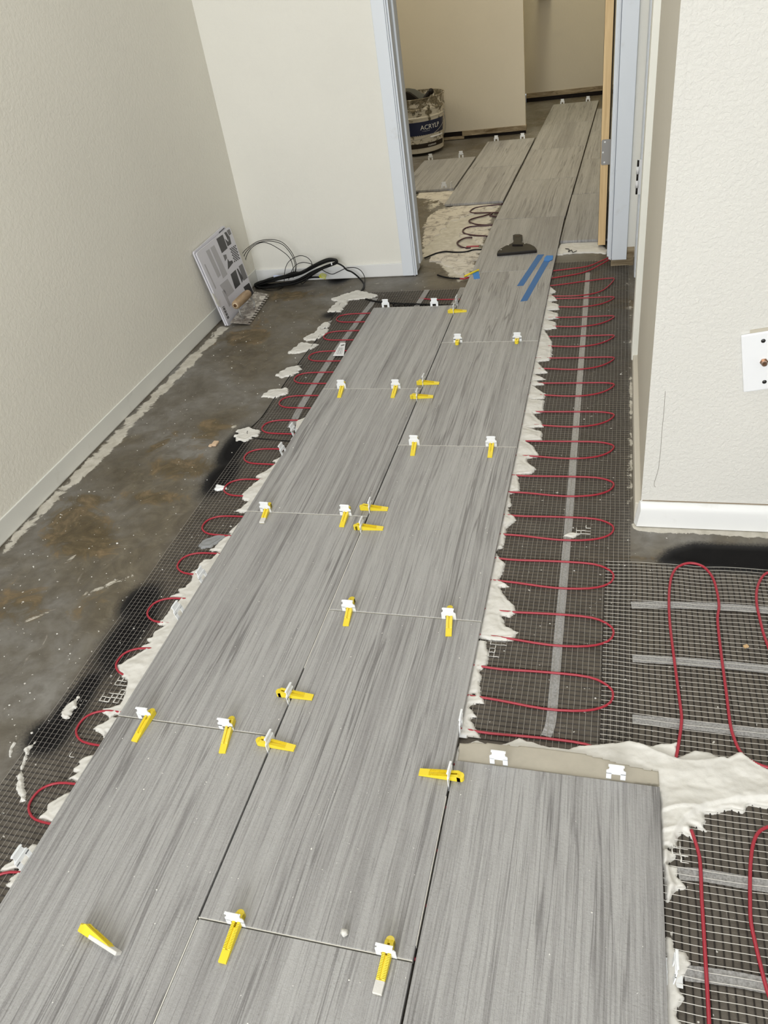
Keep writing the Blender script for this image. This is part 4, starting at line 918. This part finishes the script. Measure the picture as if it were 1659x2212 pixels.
fm = mortar('plastic_film', [crop([(1015, 425), (1040, 400), (1110, 375), (1175, 368), (1120, 410), (1080, 438), (1030, 440)], 0, 1000, .422)], 0.006, 150, cell=0.002, jag=0.003, material=M_FILM)
tag(fm, 'crumpled translucent grey strip of film poking out under the left tiles', 'film')
fs = mortar('plastic_film', [crop([(60, 745), (90, 700), (190, 715), (190, 745), (90, 765)], 450, 900, .211)], 0.006, 153, cell=0.002, jag=0.003, material=M_CLIP)
tag(fs, 'small crumpled whitish scrap at the tip of a red loop on black spray paint', 'scrap')
x, y, _ = fl(1610, 1403); o = MB().bbox(-.004, .004, -.003, .003, 0, .004, .001).obj('foam_crumb', mat('tan crumb', (0.55, 0.36, 0.18), 0.8)); o.location = (x, y, 0.006); o.rotation_euler.z = .5; tag(o, 'small tan crumb lying on the right-hand heating mat', 'crumb')
x, y, _ = fl(465, 960); b = MB(); b.bbox(-.008, .008, -.012, .012, 0, .006, .002).bbox(-.014, -.004, -.016, -.004, 0, .005, .002); o = b.obj('plaster_chip', mat('peach chip', (0.60, 0.44, 0.30), 0.8)); o.location = (x, y, 0); tag(o, 'peach coloured plaster chip on the stained concrete left of the mat', 'chip')

# thin black wires at the mat's left edge
w1 = [fl(u, v, .003) for u, v in ((735, 655), (716, 688), (690, 725), (643, 788), (600, 850), (566, 900), (543, 923), (534, 936), (551, 946), (604, 951), (640, 955), (665, 957))]
tag(MB().tube(catmull(w1, 6), 0.0013, 6).obj('sensor_wire', M_BLACKC, None, True), 'thin black sensor wire running down the left edge of the mat', 'wire')
w2 = [fl(u, v, .006) for u, v in ((790, 646), (812, 651), (850, 655), (880, 656), (905, 657), (950, 659), (985, 660))]
tag(MB().tube(catmull(w2, 6), 0.0032, 8).obj('power_lead', M_BLACKC, None, True), 'black power lead crossing the mesh behind the far left tile', 'cable')
b = MB()
for i in range(34):
    x, y, _ = fl(850 + i * 3.9, 662.5 + (i % 2), 0); hgt = 0.006 + 0.004 * (i % 3 == 0)
    b.box(x - .0016, x + .0016, y, y + 0.006, 0.002, hgt)
o = b.obj('connector_strip', M_BLACKC); tag(o, 'dark jagged strip of cable stitching just behind the far edge of the left run', 'strip', kind='stuff')

# dark cable loops in the back room skim
S8 = .1808
loops = [crop([(1085, 945), (950, 960), (760, 990), (700, 1025), (705, 1045), (760, 1052), (900, 1048), (1020, 1048), (1040, 1052)], 890, 270, S8),
         crop([(1010, 1095), (930, 1080), (960, 1055), (860, 1085), (760, 1110), (690, 1135), (690, 1160), (760, 1185), (860, 1195), (960, 1190), (985, 1175)], 890, 270, S8),
         crop([(960, 1200), (850, 1205), (700, 1215), (620, 1245), (610, 1280), (660, 1305), (760, 1320), (850, 1325), (910, 1330)], 890, 270, S8),
         crop([(720, 1345), (640, 1350), (560, 1385), (540, 1415), (580, 1450), (650, 1470), (700, 1470)], 890, 270, S8)]
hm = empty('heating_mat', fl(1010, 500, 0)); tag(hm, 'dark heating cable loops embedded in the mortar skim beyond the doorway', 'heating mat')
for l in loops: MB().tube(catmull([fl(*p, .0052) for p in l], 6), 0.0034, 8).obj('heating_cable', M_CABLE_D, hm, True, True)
l = crop([(650, 1455), (720, 1450), (800, 1448)], 890, 270, S8); MB().tube(catmull([fl(*p, .0055) for p in l], 6), 0.003, 8).obj('heating_cable', M_CABLE, hm, True, True)
l = crop([(150, 1590), (220, 1560), (300, 1530), (400, 1512), (520, 1520), (640, 1515), (740, 1490), (835, 1486)], 890, 270, S8)
tag(MB().tube(catmull([fl(*p, .006) for p in l], 6), 0.0032, 8).obj('power_lead', M_BLACKC, None, True), 'black lead lying across the mortar at the doorway threshold', 'cable')
# scrawled marks on the threshold mortar
l = crop([(1110, 175), (1135, 180), (1130, 195), (1150, 185), (1160, 200), (1185, 190)], 860, 480, .3255)
o = MB().tube(catmull([fl(*p, .0085) for p in l], 5), 0.0014, 6).obj('cable_stub', M_BLACKC, None, True); tag(o, 'short black squiggle of wire in the threshold mortar', 'wire')

# ------------------------------------------------------------------ boards and notched trowel by the left wall
A_ = np.array(fl(495, 704, 0.0)); B_ = np.array(fl(551, 640, 0.0))
B_[0] = A_[0] - 0.004
top_z = 0.272
T_ = np.array(on_x(426, 547.5, XW0 + 0.022)); T2 = np.array(on_x(495, 490, XW0 + 0.022))
ux = (B_ - A_); uy = (T_ - A_); N_ = np.cross(ux, uy); N_ = N_ / np.linalg.norm(N_)
if N_[0] < 0: N_ = -N_
def bp_(u, v, off=0.0): return tuple(np.array(on_plane(u, v, A_ + N_ * off, N_)))
def cb(pts): return crop(pts, 400, 480, .12055)
def board_poly(name, px, m, off0, off1, parent):
    w = [np.array(bp_(u, v, off1)) for u, v in px]
    b = MB(); b.prism([tuple(p - N_ * (off1 - off0)) for p in w], (0, 0, 0), tuple(N_ * (off1 - off0)))
    o = b.obj(name, m, parent, False, True)
    bm = bmesh.new(); bm.from_mesh(o.data); bmesh.ops.recalc_face_normals(bm, faces=bm.faces[:]); bm.to_mesh(o.data); bm.free(); return o
b1 = empty('package_board', tuple(A_)); tag(b1, 'front package board leaning in the corner, dark pictures on its right side', 'package', 'package boards leaning in the corner')
front = cb([(222, 540), (775, 92), (795, 90), (808, 110), (1252, 1322), (1245, 1345), (800, 1850), (775, 1850), (210, 575)])
board_poly('board', front, M_PAPER, -0.006, 0.0, b1)
for p, m in [([(560, 300), (672, 220), (760, 465), (660, 555)], M_PRINT_D), ([(700, 190), (735, 170), (790, 260), (770, 330), (740, 260)], M_PRINT_D), ([(745, 152), (795, 122), (828, 208), (790, 240)], M_PRINT_M),
             ([(795, 245), (828, 385), (765, 432), (715, 300), (775, 350)], M_PRINT_D), ([(760, 655), (790, 702), (842, 682), (862, 722), (770, 848)], M_PRINT_D), ([(680, 590), (735, 575), (750, 640), (720, 700)], M_PRINT_M),
             ([(815, 935), (905, 850), (990, 1110), (900, 1200)], M_PRINT_D), ([(960, 790), (1022, 742), (1118, 995), (1048, 1050)], M_PRINT_M), ([(925, 835), (945, 830), (1040, 1000), (1020, 1085)], M_PRINT_D),
             ([(1045, 1165), (1145, 1085), (1250, 1315), (1160, 1395)], M_PRINT_D),
             ([(370, 520), (430, 480), (640, 950), (590, 1000)], M_PRINT_L), ([(450, 460), (520, 410), (760, 930), (680, 1010), (600, 800)], M_PRINT_L), ([(340, 760), (360, 750), (560, 1180), (540, 1200)], M_PRINT_L),
             ([(620, 1130), (760, 1010), (880, 1230), (760, 1340)], M_PRINT_L), ([(660, 1240), (700, 1200), (820, 1480), (790, 1520)], M_PRINT_L)]:
    board_poly('printed_picture', cb(p), m, -0.001, 0.0005, b1)
b = 0
for i in range(7):
    for j in range(9):
        if (i + j) % 2: continue
        s0 = np.array((800, 470.)); e1 = np.array((95, -62.)) / 4.0 * 0.98; e2 = np.array((85, 250.)) / 7.5
        q = s0 + e1 * i * 0.62 + e2 * j * 0.62 * 1.35
        if q[0] > 965: continue
        board_poly('printed_check', cb([tuple(q), tuple(q + e1 * .62), tuple(q + e1 * .62 + e2 * .8), tuple(q + e2 * .8)]), M_PRINT_D, -0.001, 0.0005, b1)
for i in range(9):
    t = i / 9; p0 = np.array((668, 1525.)) + np.array((98, 225.)) * t; w = np.array((98, 225.)) * (0.05 + 0.03 * (i % 2)); e = np.array((32, -24.))
    board_poly('barcode_bar', cb([tuple(p0), tuple(p0 + e), tuple(p0 + e + w), tuple(p0 + w)]), M_PRINT_D, -0.001, 0.0005, b1)
board_poly('mortar_smear', cb([(485, 1275), (510, 1285), (545, 1340), (580, 1395), (625, 1400), (600, 1430), (635, 1520), (600, 1500), (560, 1440), (520, 1350)]), M_MORTAR, -0.001, 0.003, b1)
b2 = empty('package_board', tuple(A_ - N_ * 0.012)); tag(b2, 'second package board behind the front one, only its edges showing', 'package', 'package boards leaning in the corner')
board_poly('board', cb([(165, 520), (200, 495), (680, 68), (705, 70), (712, 85), (1180, 1300), (780, 1850), (740, 1850), (160, 560)]), M_PAPER, -0.016, -0.0095, b2)
board_poly('printed_picture', cb([(605, 180), (700, 95), (706, 110), (612, 196)]), M_PRINT_D, -0.0097, -0.009, b2)

tr = empty('notched_trowel', fl(540, 672, 0)); tag(tr, 'notched steel trowel with a tan wooden handle lying before the leaning package boards', 'trowel')
e0 = np.array(fl(541, 703, 0)); e1 = np.array(fl(584, 641, 0)); g0 = np.array(fl(497, 706, 0)) + [0.004, 0, 0]; g1 = np.array(fl(551, 640, 0)) + [0.004, 0, 0]
n = 13; edge = []
for i in range(n):
    a = e0 + (e1 - e0) * i / n; c = e0 + (e1 - e0) * (i + 0.5) / n; c2 = e0 + (e1 - e0) * (i + 1) / n
    inn = np.array([-0.011, 0.0, 0]); edge += [a, c, c + inn, c2 + inn]
edge += [e1]
poly = [g0] + edge + [g1]
b = MB(); zc = lambda p: 0.004 + 0.012 * max(0, (e0[0] - p[0])) / 0.08
b.prism([(p[0], p[1], zc(p)) for p in poly], (0, 0, 0), (0, 0, 0.0012))
M_BLADE = mat('mortar smeared steel', rough=0.35, metal=0.35); t = NT(M_BLADE); nn = t.noise(t.coord(), 45, 6, 0.7, 0.6)
t.color(t.ramp(nn, [(0.35, (0.16, 0.13, 0.11)), (0.5, (0.34, 0.31, 0.28)), (0.62, (0.72, 0.69, 0.63))]))
o = b.obj('blade', M_BLADE, tr, False, True); o['label'] = 'serrated steel blade smeared with mortar'
h0 = np.array(on_x(508, 660, -0.812)); h1 = np.array(on_x(537, 633, -0.812))
ax = h1 - h0; L = np.linalg.norm(ax); ax /= L
pts = [tuple(h0 + ax * L * k) for k in (0, .02, .08, .2, .4, .6, .8, .92, .98, 1.0)]
MB().tube(pts, 0.0165, 18, taper=[.72, .88, .97, 1.0, 1.03, 1.04, 1.02, .95, .8, .5]).obj('handle', M_HANDLE, tr, True, True)
MB().tube([tuple(h0 - ax * 0.0015), tuple(h0 + ax * 0.001)], 0.0065, 14).obj('handle_hole', mat('brown hollow', (0.10, 0.045, 0.015), 0.8), tr, True, True)
MB().tube([tuple(h0 - ax * 0.0006), tuple(h0 + ax * 0.0012)], 0.0102, 16).obj('ferrule', mat('pale ferrule', (0.62, 0.50, 0.34), 0.4), tr, True, True)
mid = (h0 + h1) / 2
MB().tube(catmull([tuple(h0 + ax * 0.02), (mid[0] + .01, h0[1] + 0.005, 0.035), (mid[0] + .012, h0[1] + 0.02, 0.012)], 6), 0.0035, 8).obj('shank', M_METAL, tr, True, True)
MB().tube(catmull([tuple(h1 - ax * 0.01), (mid[0] + .012, h1[1] + 0.002, 0.030), (mid[0] + .014, h1[1] - 0.012, 0.012)], 6), 0.0035, 8).obj('shank', M_METAL, tr, True, True)

# ------------------------------------------------------------------ cable coil in the corner
cl = empty('cable_coil', (-0.70, 2.42, 0)); tag(cl, 'coil of black cable with thin wire loops against the back wall baseboard', 'cable')
def cc(p): return crop([p], 500, 500, .19289)[0]
rnd = random.Random(3); b = MB()
for i in range(15):
    j = lambda s: rnd.uniform(-s, s)
    up = [(270, 590), (330, 555), (500, 530 - 12 * (i % 4)), (690, 500 - 10 * (i % 5)), (800, 460 - 8 * (i % 4)), (900, 395 - 6 * (i % 4)), (1000, 340 - 4 * (i % 4)), (1100, 308 - (i % 3) * 3), (1165, 315)]
    dn = [(1175, 350), (1100, 378 + 3 * (i % 4)), (1000, 420 + 4 * (i % 4)), (900, 470 + 6 * (i % 5)), (800, 540 + 4 * (i % 5)), (690, 590 + 3 * (i % 5)), (500, 615 + 3 * (i % 4)), (330, 618 + 2 * (i % 3))]
    yy = 2.452 - 0.0035 * i + j(.002); q = []
    for u, v in up + dn:
        k = 1.0; c0 = (720, 500 - (u - 720) * 0.36) ; f_ = 0.55 + 0.45 * ((i * 7) % 15) / 15
        vv = c0[1] + (v - c0[1]) * f_
        w = on_y(*cc((u + j(8), vv + j(5))), yy); q.append((w[0], w[1], max(0.004, w[2])))
    b.tube(catmull(q, 5, True), 0.0034, 7, True)
b.obj('coiled_cable', M_BLACKC, cl, True, True)
thin = [[(105, 290), (135, 230), (200, 170), (300, 110), (430, 90), (540, 108), (620, 165), (690, 260), (725, 370), (715, 460), (690, 520)],
        [(130, 320), (160, 235), (240, 155), (330, 118), (440, 108), (560, 140), (640, 215), (700, 320), (715, 420), (700, 510)],
        [(160, 440), (155, 350), (175, 260), (230, 180), (330, 125), (430, 140), (560, 215), (650, 295), (690, 400), (690, 500)],
        [(590, 560), (600, 430), (640, 340), (720, 285), (790, 272), (860, 300), (900, 360), (880, 430)],
        [(640, 540), (680, 430), (730, 370), (800, 347), (880, 360), (930, 385)],
        [(1000, 420), (1060, 455), (1130, 478), (1200, 450), (1290, 410), (1380, 405), (1450, 440), (1490, 510), (1490, 590), (1465, 640)],
        [(200, 545), (240, 590), (330, 640), (430, 662), (520, 650), (580, 625)],
        [(600, 600), (605, 655), (615, 600)], [(780, 560), (790, 590), (850, 540), (900, 500)]]
for i, l in enumerate(thin):
    yy = 2.415 + 0.006 * i if i < 3 else 2.44
    q = [on_y(*cc(p), yy) for p in l]; q = [(x, y, max(.003, z)) for x, y, z in q]
    if i == 5: q = [(x, y, z) for x, y, z in q[:-3]] + [fl(*cc(l[-3]), .02), fl(*cc(l[-2]), .006), fl(*cc(l[-1]), .004)]
    if i == 6: q = [fl(*cc(p), .004) for p in l]
    MB().tube(catmull(q, 7), 0.0013 if i < 5 else 0.0015, 6).obj('thin_wire', M_BLACKC, cl, True, True)
q = [on_y(*cc(p), 2.445) for p in ((1150, 350), (1200, 362), (1250, 390), (1290, 430))] + [on_y(*cc((1350, 455)), 2.435), fl(*cc((1420, 510)), .02), fl(*cc((1480, 580)), .008), fl(*cc((1480, 630)), .006), fl(*cc((1455, 665)), .006)]
MB().tube(catmull(q, 6), 0.0034, 8).obj('lead_out', M_BLACKC, cl, True, True)
q = [on_y(*cc(p), 2.43) for p in ((820, 530), (900, 515), (985, 512))]; MB().tube(catmull(q, 5), 0.0038, 8).obj('lead_end', M_BLACKC, cl, True, True)
yw = MB()
for i in range(5): q = [on_y(*cc((975, 510)), 2.43), on_y(*cc((1010 + i * 6, 470 + i * 14)), 2.425), on_y(*cc((1065 - i * 3, 490 + i * 12)), 2.43)]; yw.tube(catmull(q, 4), 0.0013, 6)
yw.obj('yellow_plug', mat('yellow green plug', (0.60, 0.62, 0.04), 0.4), cl, True, True)
tg = [on_y(*cc(p), 2.425) for p in ((470, 490), (590, 488), (600, 525), (472, 535))]; b = MB(); b.prism(tg, (0, 0, 0), (0, 0.0008, 0)); b.obj('paper_tag', mat('pale blue tag', (0.62, 0.68, 0.86), 0.5), cl, False, True)
bd = [on_y(*cc(p), 2.40) for p in ((1112, 345), (1122, 343), (1130, 376), (1118, 378))]; b = MB(); b.prism(bd, (0, 0, 0), (0, 0.0008, 0)); b.obj('tie', M_WHITEP, cl, False, True)

# ------------------------------------------------------------------ bucket in the back room
bx, by = -0.660, 4.640
bk = empty('mortar_bucket', (bx, by, 0.0)); bk.location.z = 0.015; tag(bk, 'mortar-splashed white bucket with dark blue label standing behind the left door jamb', 'bucket')
H = 0.300; r0, r1 = 0.148, 0.172
rr = lambda z: r0 + (r1 - r0) * z / H
b = MB().lathe([(0.001, 0), (r0 - .006, 0), (r0, 0.004), (rr(.19), .19), (rr(.19) + .005, .193), (rr(.20) + .005, .199), (rr(.2), .203), (rr(.232), .232), (rr(.236) + .006, .236), (rr(.244) + .006, .244), (rr(.246), .248), (rr(H), H - .006), (r1 + .005, H - .004), (r1 + .005, H), (r1 - .003, H), (r0 - .004, 0.006), (0.001, 0.006)], 56)
M_BUCK = mat('splashed bucket plastic', rough=0.5); t = NT(M_BUCK); v = t.coord()
nn = t.noise(v, 22, 6, 0.65, 0.7); sepz = t.new('ShaderNodeSeparateXYZ'); t.l(v, sepz.inputs[0])
zz = t.ramp(sepz.outputs[2], [(0.0, 0.0), (0.035, 0.1), (0.06, 0.55), (0.10, 0.35), (0.19, 0.5), (0.3, 0.95)])
k = t.math('ADD', nn, t.math('MULTIPLY', zz, 0.28))
t.color(t.mix(t.ramp(k, [(0.66, 0.0), (0.71, 1.0)]), (0.66, 0.62, 0.53), t.ramp(t.noise(v, 60, 4, .6), [(0.4, (0.10, 0.085, 0.05)), (0.6, (0.26, 0.22, 0.15))])))
t.bump(nn, 0.4, 0.004)
b.obj('pail', M_BUCK, bk, True); smooth_by_angle(bpy.data.objects['pail'], 35)
M_NAVY = mat('navy label', (0.008, 0.014, 0.055), 0.4)
def band(z0, z1, a0, a1, off, m, name, jag=False, par=bk):
    b = MB(); n = 60; v = []; f = []
    for i in range(n + 1):
        a = a0 + (a1 - a0) * i / n; zl = z0 + (0.004 * (i % 2) if jag else 0)
        for z in (zl, z1): r = rr(z) + off; v.append((r * math.cos(a), r * math.sin(a), z))
    for i in range(n): f.append((2 * i, 2 * i + 2, 2 * i + 3, 2 * i + 1))
    b.add(v, f); return b.obj(name, m, par, True)
lb = band(0.100, 0.176, math.radians(-150), math.radians(-5), 0.0012, M_NAVY, 'front_label', True); lb['label'] = 'navy blue label with white lettering'
lb2 = band(0.030, 0.056, math.radians(-160), math.radians(-8), 0.0012, mat('dark brown label', (0.022, 0.014, 0.008), 0.4), 'lower_label')
def curved_text(txt, size, a_start, z, off, m, par, slant=0.0):
    cu = bpy.data.curves.new('lettering', 'FONT'); cu.body = txt; cu.size = size; cu.extrude = 0.0004; cu.resolution_u = 3
    tmp = bpy.data.objects.new('lettering_tmp', cu); COL.objects.link(tmp); bpy.context.view_layer.update()
    dg = bpy.context.evaluated_depsgraph_get(); me = bpy.data.meshes.new_from_object(tmp.evaluated_get(dg))
    bpy.data.objects.remove(tmp); me.name = 'lettering'
    for v_ in me.vertices:
        zz_ = z + v_.co.y; r = rr(zz_) + off + v_.co.z; a = a_start + (v_.co.x + slant * v_.co.y) / rr(z)
        v_.co = (r * math.cos(a), r * math.sin(a), zz_)
    me.materials.clear(); me.materials.append(m); o = bpy.data.objects.new('lettering', me); link(o, par); return o
M_LET = mat('white lettering', (0.78, 0.78, 0.76), 0.4)
curved_text('ACRYLP', 0.036, math.radians(-72), 0.132, 0.0025, M_LET, lb)
curved_text('Professional', 0.0095, math.radians(-68), 0.121, 0.0025, mat('dim lettering', (0.32, 0.34, 0.40), 0.4), lb)
curved_text('custom', 0.019, math.radians(-58), 0.037, 0.0025, M_LET, lb2, 0.25)
# wire handle hanging down at the front and right
pts = []
for k in range(19):
    s = k / 18; a = math.radians(-175 + 178 * s); dip = math.sin(math.pi * s); r = rr(0.15) + 0.012 + 0.012 * math.sin(math.pi * s)
    pts.append((r * math.cos(a), r * math.sin(a), 0.205 - 0.118 * dip ** 0.7 ))
MB().tube(catmull(pts, 3), 0.0016, 6).obj('wire_handle', M_METAL, bk, True)
# right-hand bow of the handle
MB().tube(catmull([(rr(.2) + .004, -.02, .215), (rr(.2) + .014, -.025, .17), (rr(.2) + .012, -.03, .11), (rr(.2) + .0, -.04, .075)], 5), 0.0016, 6).obj('wire_handle', M_METAL, bk, True)
a = math.radians(-52); MB().tube([((rr(.09) + .010) * math.cos(a + d), (rr(.09) + .010) * math.sin(a + d), .086) for d in (0.0, .15, .3, .45, .6)], 0.0045, 8).obj('handle_grip', M_WHITEP, bk, True)
# tools inside the bucket
tl = empty('margin_trowel', (bx - 0.02, by - 0.03, 0.20)); tag(tl, 'black handled tool with grey blade sticking out of the bucket', 'tool')
yp = by - 0.03
def cbk(p): return crop([p], 870, 160, .10247)[0]
q = [on_y(*cbk(p), yp) for p in ((420, 640), (470, 540), (520, 450), (560, 390), (585, 360))]
MB().tube(catmull(q, 5), 0.0165, 14, taper=[1.1 - 0.02 * i for i in range(21)]).obj('handle', M_BLACK, tl, True, True)
e = on_y(*cbk((595, 365)), yp - 0.002); bm = bmesh.new(); bmesh.ops.create_uvsphere(bm, u_segments=16, v_segments=10, radius=0.0170)
MB().add([(v_.co.x + e[0], v_.co.y + e[1], v_.co.z + e[2]) for v_ in bm.verts], [tuple(z_.index for z_ in f_.verts) for f_ in bm.faces]).obj('handle_knob', M_BLACK, tl, True, True); bm.free()
q = [on_y(*cbk(p), yp - 0.02) for p in ((60, 380), (130, 400), (230, 470), (320, 540), (420, 560), (470, 640), (60, 660))]
b = MB(); b.prism(q, (0, 0, 0), (0, 0.03, 0)); b.obj('black_blade', M_BLACK, tl, False, True)
q = [on_y(*cbk(p), yp + 0.03) for p in ((60, 300), (140, 300), (260, 320), (350, 370), (420, 410), (480, 430), (420, 560), (60, 600))]
tl2 = MB(); tl2.prism(q, (0, 0, 0), (0, 0.006, 0)); o = tl2.obj('float_board', mat('grey rubber float', (0.20, 0.20, 0.17), 0.6)); tag(o, 'grey rubber float leaning in the bucket behind the black handled tool', 'tool')

# small shelf corner at the top of the back room
q = on_y(1133, 3, 5.75); o = MB().bbox(-0.032, 0.05, 5.70, 5.9, q[2], q[2] + 0.06, 0.004).obj('wall_ledge', M_CEIL); tag(o, 'pale ledge end at the very top of the back room wall', 'ledge')

# ------------------------------------------------------------------ coax wall plate on the right wall
pc = on_y(1650, 781, 0.95); plate = empty('wall_plate', (pc[0], 0.9548, pc[2])); plate.rotation_euler = (0, math.radians(-9.5) * -1 * -1, 0)
tag(plate, 'white wall plate with brass coax connector, hanging askew on the right wall', 'wall plate')
pb_ = MB().bbox(-0.035, 0.035, -0.0055, 0.0, -0.057, 0.057, 0.0022).obj('cover', M_WHITEP, plate)
for z in (0.0405, -0.0405):
    MB().lathe([(0.0001, 0.0008), (0.0032, 0.0008), (0.0038, 0)], 16).obj('screw', mat('black screw', (0.02, 0.02, 0.02), 0.3), plate, True).matrix_basis = Matrix.Translation((0, -0.0055, z)) @ Matrix.Rotation(math.pi / 2, 4, 'X')
cx = MB(); cx.lathe([(0.0001, 0.002), (0.0068, 0.002), (0.0068, 0)], 6); cx.lathe([(0.0022, 0.008), (0.0022, 0.0095), (0.0047, 0.0095), (0.0047, 0.002)], 20)
cx.obj('coax_connector', M_BRASS, plate).matrix_basis = Matrix.Translation((0, -0.0055, 0)) @ Matrix.Rotation(math.pi / 2, 4, 'X')
MB().box(-0.020, 0.036, -0.0008, 0.0, 0.040, 0.0625).obj('wall_patch', mat('tan wall patch', (0.50, 0.46, 0.38), 0.9), plate)  # flat tan patch showing above the plate
